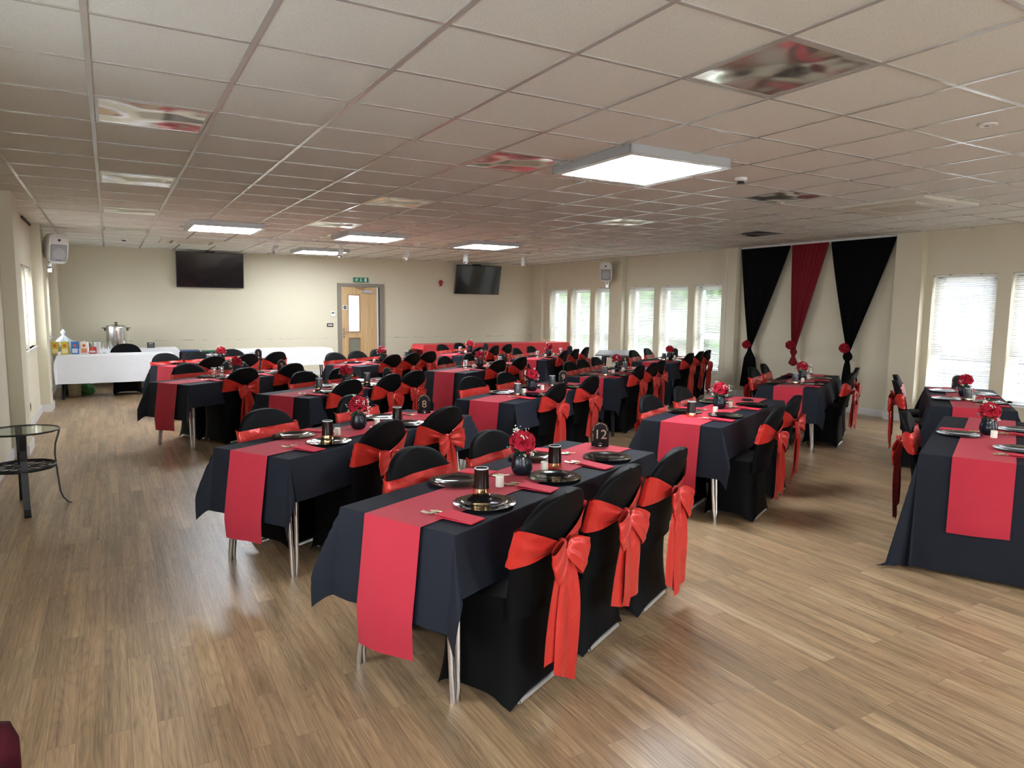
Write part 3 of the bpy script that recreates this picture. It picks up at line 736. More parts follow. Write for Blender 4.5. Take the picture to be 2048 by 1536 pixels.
def drape(y0, y1, yg, zg, m, label, tail, tlabel):
    top = CEIL-.035; rr = random.Random(int(yg*100)); nf = 9 if y0-y1 < .9 else 13
    ph = rr.uniform(0, 6)
    mb = MB(); xw = XR-.05
    def f(u, v):
        w_ = v**1.0; yt = y0+(y1-y0)*u; g = yg+(u-.5)*-.09
        yy = yt+(g-yt)*(w_**1.08 if v < 1 else 1)
        amp = (.006+.012*min(1, v*1.4)) if m is drape_red else (.003+.009*min(1, v*1.3))
        fold = sin(2*PI*nf*u+ph+1.6*sin(5*u))*(.65+.35*sin(17*u+ph))
        x = xw-.012-amp*(.9+fold*.8)-.05*sin(PI*min(1, v))*(.3+.7*sin(PI*u))-.035*v*v
        z = top+(zg-top)*v - .0*(1-v)
        return (x, yy, z)
    mb.grid(f, nf*8, 26)
    # gathered knot and the hanging tail
    xg = xw-.07
    if tail[0] == 'twist':
        prof = [(.045, 0), (.035, -.04), (.06, -.10), (.028, -.17), (.075, -.29), (.02, -.33)]
    elif tail[0] == 'ball':
        prof = [(.045, 0), (.03, -.04), (.055, -.07), (.070, -.11), (.060, -.15), (.030, -.185), (.045, -.25), (.062, -.4), (.070, tail[1])]
    else:
        prof = [(.045, 0), (.03, -.06), (.05, -.12), (.10, -.22), (.16, tail[1]), ]
    def g(u, v):
        i = v*(len(prof)-1); k_ = min(int(i), len(prof)-2); t = i-k_; r_ = prof[k_][0]*(1-t)+prof[k_+1][0]*t; z = prof[k_][1]*(1-t)+prof[k_+1][1]*t
        a = 2*PI*u; rr_ = r_*(1+.18*sin(6*a+3*v))
        return (xg+rr_*cos(a)*.45, yg+rr_*sin(a)+tail[2]*v*v, zg+z)
    mb.grid(g, 36, 20, closeu=True)
    tag(obj('wall_drape', mb, m, smooth=True), label, 'drape', 'swagged wall drapes')
    rz = empty('rose_tieback', tlabel, 'flower tieback', (xg-.06, yg+.02, zg+.01), 0, 'rose tiebacks on the wall drapes')
    blooms(rz, Vector((0, 0, 0)), .045, 7, int(yg*10), 1.35, -.9)
    link('leaves', LEAF[0], rz, (0, 0, -.02))
drape(8.72, 7.70, 8.40, .93, drape_black, 'left black wall drape gathered low, nearest the windows', ('flare', -.72, -.02), 'red rose cluster tying the left black drape')
drape(7.67, 7.00, 7.50, .97, drape_red, 'wine red wall drape in the middle between black ones', ('twist', 0, 0), 'red rose cluster tying the middle red drape')
drape(6.97, 5.93, 6.54, .97, drape_black, 'right black wall drape, widest and nearest the camera', ('ball', -.58, .0), 'red rose cluster tying the right black drape')

# ------------------------------------------------------------------ banquet tables
TH, TW, TLN = .70, .62, 1.86
#        x     y     angle  phrase                                  overhang end, side, drop style
TAB = {
 'A': (.94, 2.56, 25.5, 'number 12 table'), 'B': (.66, 4.13, 31, 'number 8 table'), 'C': (1.36, 6.63, 34, 'table behind number 8 table'),
 'D': (.51, 8.2, 34, 'table with bare steel legs'), 'E': (.63, 10.42, 34, 'number 1 table'), 'F': (2.88, 5.48, 31, 'table behind number 12 table'),
 'G': (3.72, 8.19, 33, 'dark-legged table in mid room'), 'H': (4.99, 11.0, 35, 'table before red buffet, left'), 'I': (5.83, 9.6, 36, 'table before red buffet, right'),
 'J': (5.03, 6.79, 33, 'table before the window table'), 'K': (7.31, 8.32, 30, 'table nearest the windows'), 'L': (3.63, 3.79, 26, 'table right of number 12'),
 'M': (6.4, 5.05, 29, 'number 14 table'), 'N': (6.52, 3.22, 31, 'rear right-edge table'), 'O': (4.29, 2.04, 24.5, 'front right-edge table'), 'P': (2.81, 9.64, 34, 'table before the door')}
def W(k_, a, d, z=0):
    x, y, an, _ = TAB[k_]; an = rad(an)
    return Vector((x+a*cos(an)+d*sin(an), y+a*sin(an)-d*cos(an), z))

def cloth_mesh(name, m, w_, l_, oe, os_, seed, floor=False, step=.03, wave=1.0, h=TH, cone=13):
    """a cloth laid on a w x l top (origin at near-end centre, x along the table), hanging oe at ends and os_ at the sides"""
    rr = random.Random(seed); ph = [rr.uniform(0, 6.28) for _ in range(12)]; kn = [rr.uniform(.75, 1.25) for _ in range(4)]
    def axis(half, ov):
        n = max(2, int(round(2*half/step/1.6))); m_ = max(4, int(round(ov/step))); e = .007
        core = [-half+e+(2*half-2*e)*i/n for i in range(n+1)]
        out = [half, half+e]+[half+e+(ov-e)*i/m_ for i in range(1, m_+1)]
        return [-o for o in reversed(out)]+core+out
    US, VS = axis(l_/2, oe), axis(w_/2, os_)
    def pos(u, v):
        du, dv = max(0, abs(u)-l_/2), max(0, abs(v)-w_/2); su = 1 if u > 0 else -1; sv = 1 if v > 0 else -1
        cu, cv = max(-l_/2, min(l_/2, u)), max(-w_/2, min(w_/2, v))
        if du == 0 and dv == 0: return (u, v, .0012*sin(u*9+ph[0])*sin(v*7+ph[1])*wave)
        q = int((su+1)/2+(sv+1)); r_ = math.hypot(du, dv); th_ = math.atan2(dv, du)
        mx = oe if du >= dv else os_; t = min(1, r_/max(.05, mx))
        if du > 0 and dv == 0:
            e = sin(PI*(v/w_+.5))*max(0, min(1, (abs(v)-.155)/.06)); fl_ = .045*t+wave*.020*e*sin(v*13+ph[2+(su > 0)])*t*t; x, y, z = cu+su*fl_, v, -r_
            r_ -= .0
        elif dv > 0 and du == 0:
            e = max(0, sin(PI*(u/l_+.5))); fl_ = .045*t+wave*.014*e*sin(u*11+ph[4+(sv > 0)])*t*t; x, y, z = u, cv+sv*fl_, -r_
        else:
            s2 = sin(2*th_); k_ = kn[q]
            ang = rad(4)+rad(cone)*k_*s2**1.5-rad(4)*wave*sin(4*th_)*s2
            # fabric of the corner folds into a hanging cone: direction swings, slack becomes the fold
            psi = th_+.12*sin(4*th_)*wave
            hlen = r_*sin(ang)+.020*t; z = -r_*cos(ang)
            x, y = cu+su*cos(psi)*hlen, cv+sv*sin(psi)*hlen
        if z+h < .012:
            ex = .012-(z+h); dx, dy = x-cu, y-cv; n_ = math.hypot(dx, dy) or 1
            x += dx/n_*ex*.3; y += dy/n_*ex*.3; z = -h+.012+.006*abs(sin(x*40+y*31))
        return (x, y, z)
    mb = MB(); nu, nv = len(US), len(VS)
    for v in VS:
        for u in US:
            p = pos(u, v); mb.v.append((p[0]+l_/2, -p[1], p[2]))
    for j in range(nv-1):
        for i in range(nu-1): mb.f.append((j*nu+i, j*nu+i+1, (j+1)*nu+i+1, (j+1)*nu+i))
    return mb.mesh(name, m, True)
CL = [cloth_mesh('tablecloth', cloth_black, TW, TLN, .37, .235, s_) for s_ in (1, 2, 3)]
CLF = cloth_mesh('tablecloth', cloth_black, TW+.02, TLN, .64, .25, 9, wave=1.5, cone=5)
CLO = cloth_mesh('tablecloth', cloth_black, TW+.02, TLN, .68, .68, 10, wave=1.6, cone=3)
CLM = cloth_mesh('tablecloth', cloth_black, TW+.02, TLN, .52, .24, 12, wave=1.3)
def runner_mesh(seed, hang0, hang1, flare0):
    rr = random.Random(seed); p1, p2 = rr.uniform(0, 6), rr.uniform(0, 6); mb = MB(); hw = .152
    L0 = hang0+TLN+hang1
    def f(u, v):
        s_ = v*L0-hang0; y = (u-.5)*2*hw
        if s_ < 0:
            q = -s_; skew = 1+.03*(u-.5); x = -.011-min(q*flare0, .37*flare0)-.006*sin(y*20+p1)*min(1, q*4); z = .0042-q*skew
            if q > .40: x += (q-.40)*.06*(1+sin(y*9+p2))
        elif s_ > TLN:
            q = s_-TLN; x = TLN+.011+q*.12; z = .0042-q
        else: x = -.011+(TLN+.022)*s_/TLN; z = .0042+.0008*sin(s_*17+p1)*sin(u*5+p2)
        return (x, y, z)
    # explicit stations so the fold over the table edge is crisp
    st = [-hang0+hang0*i/14 for i in range(15)]+[TLN*i/24 for i in range(1, 25)]+[TLN+hang1*i/8 for i in range(1, 9)]
    n = 8
    for s_ in st:
        for i in range(n+1): mb.v.append(f(i/n, (s_+hang0)/L0))
    for j in range(len(st)-1):
        for i in range(n): mb.f.append((j*(n+1)+i, j*(n+1)+i+1, (j+1)*(n+1)+i+1, (j+1)*(n+1)+i))
    return mb.mesh('table_runner', runner_m, True, 50)
RUN = [runner_mesh(1, .53, .40, .150), runner_mesh(2, .50, .38, .150)]
RUNS = runner_mesh(3, .44, .30, .10)

def folding_table(legm, topm, w_=TW, l_=TLN, h=TH, gp='folding tables'):
    t = empty('folding_table', '', 'table')
    obj('tabletop', MB().rbox(.0, l_, -w_/2+.004, w_/2-.004, h-.030, h-.004, .004), topm, t)
    for a in (.05, l_-.05):
        for d in (-.23, .23):
            s_ = 1 if a < .5 else -1; e = 1 if d > 0 else -1
            mb = MB().tube([(a+s_*.03, d-e*.03, h-.03), (a-s_*.0, d+e*.03, .05), (a, d+e*.032, 0)], .0125, 10)
            mb.tube([(a+s_*.07, d-e*.0, h-.03), (a+s_*.028, d+e*.034, .05), (a+s_*.026, d+e*.034, .0)], .0125, 10)
            obj('leg', mb, legm, t, smooth=True, ang=50)
    obj('cross_rail', MB().tube([(.14, -.2, h-.05), (.14, .2, h-.05)], .011, 8).tube([(l_-.14, -.2, h-.05), (l_-.14, .2, h-.05)], .011, 8), legm, t)
    return Proto(t)
ft = folding_table(chrome, mat('grey_laminate', (.30, .30, .30), .5)); ftb = folding_table(black_metal, MATS['grey_laminate'])
ORD = 'OALBNFMJCKDGIPEH'
for n, k_ in enumerate('ABCDEFGHIJKLMNOP'):
    x, y, an, ph = TAB[k_]; rz = rad(an)
    (ftb if k_ in 'GJ' else ft).place((x, y, 0), rz, 'folding table hidden under cloth, the '+ph, 'folding banquet tables')
    me = {'O': CLO, 'K': CLF, 'C': CLM, 'N': CLM}.get(k_, CL[n % 3])
    c = link('tablecloth', me, None, (x, y, TH), rz); tag(c, 'black tablecloth on the '+ph, 'tablecloth', 'black tablecloths')
    r_ = link('table_runner', RUNS if k_ in 'JKMNOP' else RUN[n % 2], None, (x, y, TH), rz); tag(r_, 'red runner along the '+ph, 'table runner', 'red table runners')

# ------------------------------------------------------------------ covered chairs
def cover_mesh(seed):
    rr = random.Random(seed); mb = MB()
    hx, hb, hf = .218, .205, .165
    def ring(u, sxx, yb, yf, n=5.0):
        t = 2*PI*u; k_ = (abs(cos(t))**n+abs(sin(t))**n)**(-1/n); cx, cy = k_*cos(t), k_*sin(t)
        return cx*sxx, (cy*yf if cy > 0 else cy*yb), cx, cy
    def skirt_(u, v):
        tt = v
        s_ = 1-.055*sin(PI*tt)+.02*(1-tt)
        x, y, cx, cy = ring(u, hx*s_, (hb+.005)*s_, hf*s_)
        mid = max(0, 1-min(abs(cx), abs(cy))**2)   # 0 at the corners, 1 at mid-sides
        corner = min(1, min(abs(cx), abs(cy))/.87)**5
        hem = .003+(.052 if abs(cx) > .97 or cy > 0 else .040)*(1-corner)
        z = hem+(.445-hem)*tt
        k2 = 1+.085*corner*(1-tt)**5
        return (x*k2, y*k2, z)
    mb.grid(skirt_, 56, 12, closeu=True)
    def seat(u, v):
        s_ = 1-v; x, y, cx, cy = ring(u, hx, hb, hf)
        return (x*s_, y*s_, .445+.022*(1-s_**4))
    mb.grid(seat, 56, 4, closeu=True)
    def lean(z): return -.205-.0*z-(.105*((max(0, z-.40))/.445)**1.25)
    def back(u, v):
        z = .36+(.845-.36)*(1-(1-v)**1.0)
        z0 = .655
        if v > 0.6:
            q = (v-.6)/.4; ang = q*PI/2; z = z0+(.845-z0)*sin(ang); wd = .246*max(.001, cos(ang))**.8
        else:
            z = .36+(z0-.36)*v/.6; wd = .212+.034*(v/.6)**1.5
        t = 2*PI*u; n = 3.2; k_ = (abs(cos(t))**n+abs(sin(t))**n)**(-1/n)
        th_ = .027*min(1, wd/.05)
        x = k_*cos(t)*wd; yc = lean(z)-.020*(x/.22)**2*-1
        return (x, yc+k_*sin(t)*th_, z)
    mb.grid(back, 40, 26, closeu=True)
    return mb.mesh('chair_cover', spandex, True, 60)
def leanf(z): return -.205-(.105*((max(0, z-.40))/.445)**1.25)
def band_mesh(seed):
    rr = random.Random(seed); p = [rr.uniform(0, 6) for _ in range(6)]; mb = MB()
    def f(u, v):
        t = 2*PI*u; n = 3.0; k_ = (abs(cos(t))**n+abs(sin(t))**n)**(-1/n); cx, sy = k_*cos(t), k_*sin(t)
        rear = max(0, -sin(t))**.8 ; cen = (1-min(1, abs(cx)))**1.0 if sy < 0 else 0
        pin = cen**1.1                                  # 1 at the knot, 0 at the sides
        zlo = .588+.024*pin; zhi = .738-.100*pin-.004*sin(3*t)
        if sy > 0: zlo, zhi = .592, .732
        z = zlo+(zhi-zlo)*v
        th_ = .038+.003*sin(9*t+p[0]+3*v)+.002*sin(17*v+5*t+p[1])+.010*pin*(1-abs(2*v-1))+.005*pin*sin(19*v+p[3]+2*abs(cx))+.003*sin(11*v+p[4]+4*cx)*(.3+.7*(sy < 0))
        x = cx*.255*(1+.006*sin(20*v+p[2])); y = leanf(z)+.020*(x/.22)**2+sy*th_-.006*pin
        return (x, y, z)
    mb.grid(f, 72, 9, closeu=True)
    return mb.mesh('sash', satin_m, True)
def loop_mesh(side, seed):
    rr = random.Random(seed); mb = MB(); L_ = rr.uniform(.120, .160); dr = rr.uniform(-.75, .1); tw = rr.uniform(-.3, .3); p = rr.uniform(0, 6); q_ = rr.uniform(0, 6)
    def f(u, v):
        t = u*2*PI; r_ = sin(PI*u); e = (v-.5)*2
        out = L_*(1-cos(t))/2*(1-.10*e*e*r_); lay = .017*sin(t)*(.35+.65*r_)
        wd = (.014+.060*r_**.7)*e
        a = dr+tw*r_
        crease = (.005*sin(7*e+p)+.002*sin(13*e+q_))*(.35+.65*(1-out/L_))*min(1, out*30)
        ox = out*cos(a)-wd*sin(a)*.95; oz = out*sin(a)+wd*cos(a)
        return (side*(ox+.008), -.024-.10*out+lay+crease-.010*r_, oz-.9*out*out)
    mb.grid(f, 28, 14)
    return mb.mesh('bow_loop', satin_m, True)
def tail_mesh(side, seed):
    rr = random.Random(seed); mb = MB(); L_ = rr.uniform(.38, .54); off = side*rr.uniform(.01, .035); wb = rr.uniform(.078, .100); p = rr.uniform(0, 6); cut = rr.uniform(-.05, .05); sw = rr.uniform(-.03, .05)*side
    def f(u, v):
        s_ = (u-.5)*2; g = 1-math.exp(-v*4)
        wd = .012+(wb-.012)*g
        x = off*g+s_*wd+sw*v*v; y = -.018-.022*g-.006*side+.012*g*sin(s_*4.5+p)*(1-.5*v)+.004*sin(11*s_+p)*(1-v)**2+.004*sin(5*v+s_*2+p)+.04*v*.5
        z = -.01-(L_+cut*s_)*v
        return (x, y, z)
    mb.grid(f, 20, 24)
    return mb.mesh('sash_tail', satin_m, True)
COVER = [cover_mesh(1)]
CHV = []
rail_me = MB().tube([(-.150, -.203, .016), (.150, -.203, .016)], .011, 10).mesh('foot_rail', mat('satin_chrome', (.80, .80, .78), .38, metal=.6), True)
knot_me = MB().grid(lambda u, v: ((.026+.004*sin(12*PI*u))*cos(2*PI*u)*sin(PI*v), (.022+.003*sin(10*PI*u))*sin(2*PI*u)*sin(PI*v), .030*cos(PI*v)), 16, 8, closeu=True).mesh('knot', satin_m, True)
for q in range(5):
    c = empty('banquet_chair', '', 'chair')
    link('chair_cover', COVER[0], c); link('foot_rail', rail_me, c); link('foot_rail', rail_me, c, (0, .345, 0))
    s_ = link('sash', band_mesh(40+q), c)
    kz = .622; ky = leanf(kz)-.046
    link('knot', knot_me, s_, (0, ky, kz))
    link('bow_loop', loop_mesh(1, 50+q), s_, (0, ky, kz)); link('bow_loop', loop_mesh(-1, 60+q), s_, (0, ky, kz))
    link('sash_tail', tail_mesh(1, 70+q), s_, (0, ky, kz)); link('sash_tail', tail_mesh(-1, 80+q), s_, (0, ky, kz))
    CHV.append(Proto(c))
# a = distance along the table, second value = how far the top of the back stands from the centre line
CH = {
 'A': ([(.33, .59), (.86, .61), (1.37, .64)], [(.60, .45), (1.20, .43)]),
 'B': ([(.64, .48), (1.34, .46)], [(.56, .54), (1.48, .56)]),
 'C': ([(.42, .46), (1.08, .46), (1.54, .46)], [(.80, .50), (1.34, .46)]),
 'D': ([(.64, .45), (1.38, .45)], [(.66, .56), (1.35, .56)]),
 'E': ([(.36, .52), (.94, .52), (1.50, .52)], [(.36, .52), (.88, .48), (1.55, .52)]),
 'F': ([(.60, .46), (1.40, .47)], [(.60, .56), (1.25, .52)]),
 'G': ([(.67, .46), (1.33, .46)], [(.80, .54), (1.48, .54)]),
 'H': ([(.45, .46), (1.02, .48), (1.62, .46)], [(.80, .55), (1.43, .55)]),
 'I': ([(.50, .46), (1.01, .48), (1.60, .47)], [(.70, .54), (1.35, .54)]),
 'J': ([(.52, .46), (1.0, .50), (1.48, .47)], [(.48, .52), (.96, .53), (1.50, .53)]),
 'K': ([(.58, .46), (1.18, .46), (1.66, .46)], [(.68, .58), (1.40, .58)]),
 'L': ([(.36, .62), (1.12, .58)], [(.34, .42), (1.12, .44)]),
 'M': ([(.72, .58), (1.46, .55)], [(.72, .56), (1.40, .56)]),
 'N': ([], [(.78, .62), (1.50, .62)]),
 'O': ([], [(.80, .50)]),
 'P': ([(.62, .44), (1.10, .46), (1.56, .46)], [(.44, .56), (.94, .54), (1.48, .54)])}
POSN = {1: ['only'], 2: ['nearest', 'farther'], 3: ['nearest', 'middle', 'farthest']}
rc = random.Random(5)
for k_, (Rr, Ll) in CH.items():
    ph = TAB[k_][3]; an = rad(TAB[k_][2])
    for i, (a, d) in enumerate(Rr):
        CHV[(i*2+ord(k_)) % 5].place(W(k_, a, d-.31), an+rad(rc.uniform(-3, 3)), 'black covered chair with red bow, %s on near side, %s' % (POSN[len(Rr)][i], ph), 'banquet chairs in black covers')
    for i, (a, d) in enumerate(Ll):
        CHV[(i+ord(k_)) % 5].place(W(k_, a, -(d-.31)), an+PI+rad(rc.uniform(-3, 3)), 'black covered chair with red sash, %s on far side, %s' % (POSN[len(Ll)][i], ph), 'banquet chairs in black covers')
bc = empty('covered_chair', 'plain black covered chair behind the left white table, without sash', 'chair', (.22, 13.62, 0), PI)
link('chair_cover', COVER[0], bc)

# ------------------------------------------------------------------ table settings
TS = TH+.0055
def plates(chm, plm):
    ch = empty('charger_plate', '', 'plate'); o = MB()
    n = 64
    def f(u, v):
        pr = [(0, .0), (.092, .0), (.100, .003), (.128, .007), (.1335, .008), (.128, .005), (.098, .000), (.0, -.002)]
        i = min(int(v*7), 6); t = v*7-i; r_ = pr[i][0]*(1-t)+pr[i+1][0]*t; z = pr[i][1]*(1-t)+pr[i+1][1]*t
        sc = 1+.012*cos(u*2*PI*24)*(1 if r_ > .12 else 0)
        return (r_*sc*cos(2*PI*u), r_*sc*sin(2*PI*u), z+.003)
    obj('disc', MB().grid(f, n, 7, closeu=True), chm, ch, smooth=True, ang=25)
    pl = empty('dinner_plate', '', 'plate')
    def g(u, v):
        pr = [(0, .001), (.066, .001), (.073, .004), (.096, .008), (.1010, .009), (.096, .006), (.072, .001), (0, -.001)]
        i = min(int(v*7), 6); t = v*7-i; r_ = pr[i][0]*(1-t)+pr[i+1][0]*t; z = pr[i][1]*(1-t)+pr[i+1][1]*t
        sc = 1+.010*cos(u*2*PI*24)*(1 if r_ > .09 else 0)
        return (r_*sc*cos(2*PI*u), r_*sc*sin(2*PI*u), z+.008)
    obj('disc', MB().grid(g, n, 7, closeu=True), plm, pl, smooth=True, ang=25)
    return Proto(ch), Proto(pl)
PG = plates(charger_m, plate_m); PS = plates(sky_sheen_charger_m, sky_sheen_plate_m)
# napkins (folded, two layers) and gold cutlery
nk = empty('napkin', '', 'napkin')
mb = MB().box(-.046, .046, -.09, .09, 0, .0025); o = len(mb.v)
mb.add([(-.046, -.09, .003), (.046, -.09, .003), (.048, .09, .0075), (-.044, .09, .010), (-.046, -.09, .0045), (.046, -.09, .0045), (.048, .09, .009), (-.044, .09, .0120)], [(0, 3, 2, 1), (4, 5, 6, 7), (0, 1, 5, 4), (1, 2, 6, 5), (2, 3, 7, 6), (3, 0, 4, 7)])
obj('folded_sheet', mb, napkin_m, nk); NK = Proto(nk)
def fork_mesh():
    mb = MB()
    hp = [(0, -.075, .003), (0, -.03, .004), (0, .015, .006), (0, .035, .004)]
    mb.grid(lambda u, v: ((u-.5)*2*(.0055-.0025*sin(PI*min(1, v*1.1))), -.085+.12*v, .003+.0012*sin(PI*v)), 3, 8)
    mb.grid(lambda u, v: ((u-.5)*2*(.003+.009*min(1, v*2.2)), .035+.028*v, .003-.003*sin(PI*v*.8)+.004*((u-.5)*2)**2), 4, 5)
    for i in range(4):
        x = -.0098+.0065*i; mb.grid(lambda u, v: (x+(u-.5)*.0034, .062+.036*v, .003+.0045*v*v), 1, 4)
    return mb
def spoon_mesh():
    mb = MB()
    mb.grid(lambda u, v: ((u-.5)*2*(.0055-.0025*sin(PI*min(1, v*1.1))), -.085+.12*v, .003+.0012*sin(PI*v)), 3, 8)
    mb.grid(lambda u, v: ((u-.5)*2*.0155*sin(PI*min(.98, .08+v*.9)), .033+.058*v, .004-.005*sin(PI*v)*(1-((u-.5)*2)**2)), 6, 8)
    return mb
def thick(mb, th_=.0012):
    n = len(mb.v); mb.v += [(x, y, z-th_) for x, y, z in mb.v]; mb.f += [tuple(reversed([i+n for i in f])) for f in mb.f]; return mb
fk = empty('fork', '', 'fork'); obj('blank', thick(fork_mesh()), gold, fk, smooth=True); FK = Proto(fk)
sp = empty('spoon', '', 'spoon'); obj('blank', thick(spoon_mesh()), gold, sp, smooth=True); SP = Proto(sp)
# upturned tumblers
def cup(m, name='tumbler'):
    c = empty(name, '', 'cup')
    pr = [(.0385, 0), (.0400, .004), (.0385, .009), (.0398, .014), (.0380, .019), (.0388, .024), (.0362, .032), (.0322, .110), (.0316, .116), (.0288, .118), (.0282, .114), (0, .113)]
    obj('body', MB().lathe(pr, 28), m, c, smooth=True, ang=50)
    obj('rim_ring', MB().lathe([(.0320, .1150), (.0320, .1185), (.0287, .1188), (.0287, .1150)], 24), mat('pale_plastic_rim', (.6, .6, .6), .2), c, smooth=True)
    return Proto(c)
CU = {'g': cup(cup_m), 's': cup(cup_silver_m), 'c': cup(clear_m)}
cn_ = empty('candle', '', 'candle')
obj('wax', MB().lathe([(0, 0), (.019, 0), (.0195, .002), (.0195, .046), (.0185, .049), (.012, .048), (0, .046)], 20), candle_m, cn_, smooth=True, ang=50)
CN = Proto(cn_)
# vases of roses
def vase(bottle, seed):
    v = empty('rose_vase', '', 'flower arrangement')
    if bottle: pr = [(0, 0), (.030, 0), (.040, .012), (.045, .035), (.036, .060), (.016, .082), (.012, .105), (.016, .118), (.013, .118), (.010, .10)]
    else: pr = [(0, 0), (.034, 0), (.044, .008), (.0525, .028), (.0545, .045), (.050, .072), (.0410, .100), (.043, .108), (.039, .108), (.037, .10), (.0, .07)]
    h_ = .118 if bottle else .110
    mb = MB(); n = 12 if not bottle else 24
    mb.lathe(pr, 24)
    if not bottle: mb.v = [(x*(1+.022*cos(math.atan2(y, x)*8)), y*(1+.022*cos(math.atan2(y, x)*8)), z) for x, y, z in mb.v]
    obj('vase', mb, vase_m, v, smooth=True, ang=60)
    blooms(v, Vector((0, 0, h_+.050)), .050, 9, seed, 1.0 if not bottle else .9, -.15)
    link('leaves', LEAF[seed % 2], v, (0, 0, h_+.008)); link('filler_flowers', FILL[seed % 2], v, (0, 0, h_+.048))
    st = MB()
    for q in range(6): st.tube([(.004*cos(q), .004*sin(q), h_-.04), (.02*cos(q), .02*sin(q), h_+.03)], .0015, 5)
    obj('stems', st, leaf_m, v)
    return Proto(v)
VA = [vase(False, 3), vase(False, 4), vase(True, 5)]
# number signs
def arch(mb, w_, h_, y0, y1, n=14):
    pts = [(-w_, 0), (w_, 0)]+[(w_*cos(PI*i/n), h_-w_+w_*sin(PI*i/n)) for i in range(n+1)]
    k_ = len(pts); mb.add([(x, y0, z) for x, z in pts]+[(x, y1, z) for x, z in pts], [tuple(range(k_)), tuple(range(2*k_-1, k_-1, -1))]+[(i, k_+i, k_+(i+1) % k_, (i+1) % k_) for i in range(k_)]); return mb
sign_black = mat('black_acrylic', (.006, .006, .007), .3, spec=.2); sign_gold = mat('bronze_print', (.42, .28, .18), .35, metal=.6)
def sign(k_, num, a, d, lab, clear=False, rz=0):
    p = W(k_, a, d, TS); cam_dir = math.atan2(p.y, p.x); s_ = empty('table_number', lab, 'sign', p, cam_dir-PI/2+rz, 'arched table number signs')
    m_ = clear_m if clear else sign_black; gm = mat('pale_gold_print', (.75, .68, .45), .4) if clear else sign_gold
    obj('plaque', arch(MB(), .052, .150, -.0015, .0015), m_, s_)
    if num: text_part('number', num, .080, gm, s_, (.002, -.0022, .072), (PI/2, 0, 0))
    g = MB(); rr = random.Random(3)
    for q in range(26):
        t = PI*(q+.5)/26; r_ = .044+rr.uniform(-.004, .003); e = .0016+rr.uniform(0, .0014)
        x, z = r_*cos(t), .098+r_*sin(t); g.add([(x-e, -.0022, z), (x, -.0022, z-e*1.5), (x+e, -.0022, z), (x, -.0022, z+e*1.5)], [(0, 1, 2, 3)])
    obj('garland_print', g, gm, s_)
    o_ = MB(); o_.grid(lambda u, v: ((.0085+.0018*cos(2*PI*v))*cos(2*PI*u), -.003-.001*sin(2*PI*v), .013+(.0085+.0018*cos(2*PI*v))*sin(2*PI*u)), 16, 5, closeu=True, closev=True); obj('ring_print', o_, chrome if not clear else gm, s_)
    text_part('side_text', 'TABLE NUMBER', .0068, gm, s_, (-.044, -.0022, .055), (PI/2, -PI/2, 0))
    obj('foot', MB().box(-.03, .03, -.014, .014, -.001, .004), m_, s_)
sign('A', '12', 1.80, -.02, 'black arched sign reading 12 in bronze'); sign('B', '8', 1.72, -.04, 'black arched sign reading 8 in bronze'); sign('M', '14', 1.62, -.03, 'clear arched sign reading 14 in gold', True)
sign('E', '1', 1.72, -.10, 'dark arched sign with pale border reading 1'); sign('D', '9', 1.66, -.02, 'black arched sign reading 9 against a chair back'); sign('F', '9', 1.70, -.02, 'black arched sign behind the vase, on the '+TAB['F'][3])
for k_, a, d in (('C', 1.62, 0), ('G', 1.62, -.02), ('H', 1.55, 0), ('I', 1.72, .1), ('J', 1.66, -.18), ('K', 1.60, -.12), ('N', 1.74, -.02), ('P', 1.66, .02)):
    sign(k_, '', a, d, 'small dark arched sign at end of the '+TAB[k_][3])
fl_ = sign('L', '', 1.56, .05, 'dark arched sign lying flat on the table right of 12')
for o in COL.objects:
    if o.name.startswith('table_number') and 'lying flat' in o.get('label', ''): o.rotation_euler[0] = -PI/2; o.location.z += .004
# lay every table
def setting(k_, a, side, n, tot, silver, dp=.165):
    ph = TAB[k_][3]; sd = 'near side' if side > 0 else 'far side'; ps = POSN[tot][n] if tot > 1 else 'only'
    an = rad(TAB[k_][2]); C_, P_ = PS if silver else PG  # silver sets carry the sky reflection painted into their rims
    p = W(k_, a, side*dp, TS); q = R.uniform(-.3, .3)
    C_.place(p, an+q, 'black lace-rimmed charger, %s on %s, %s' % (ps, sd, ph), 'black charger plates')
    P_.place(p+Vector((0, 0, .001)), an+q, 'glossy black plate, %s on %s, %s' % (ps, sd, ph), 'black dinner plates')
    na = a-.215 if side > 0 else a+.215
    if na < .09 or na > 1.78: na = a+.215 if side > 0 else a-.215
    rz = an+(0 if side > 0 else PI)+rad(R.uniform(-6, 6))
    pn = W(k_, na, side*.205, TS)
    NK.place(pn, rz, 'folded red napkin, %s on %s, %s' % (ps, sd, ph), 'red napkins')
    FK.place(W(k_, na-.014*side, side*.128, TS+.0012), rz+rad(R.uniform(2, 18)), 'gold fork on napkin, %s on %s, %s' % (ps, sd, ph), 'gold forks')
    SP.place(W(k_, na+.014*side, side*.136, TS+.0012), rz+rad(R.uniform(-6, 8)), 'gold spoon on napkin, %s on %s, %s' % (ps, sd, ph), 'gold spoons')
SETS = {k_: ([a for a, d in v[0]], [a for a, d in v[1]]) for k_, v in CH.items()}
SETS['A'] = ([.38, .955, 1.53], [.60, 1.27]); SETS['B'] = ([.46, 1.24], [.49, 1.37]); SETS['L'] = ([.53, 1.28], [.54, 1.28]); SETS['M'] = ([.44, 1.20], [.36, 1.22])
SETS['N'] = ([.50, 1.22], [.58, 1.34]); SETS['O'] = ([.46, 1.33], [.86]); SETS['J'] = ([.40, .95, 1.5], [.30, .78, 1.4])
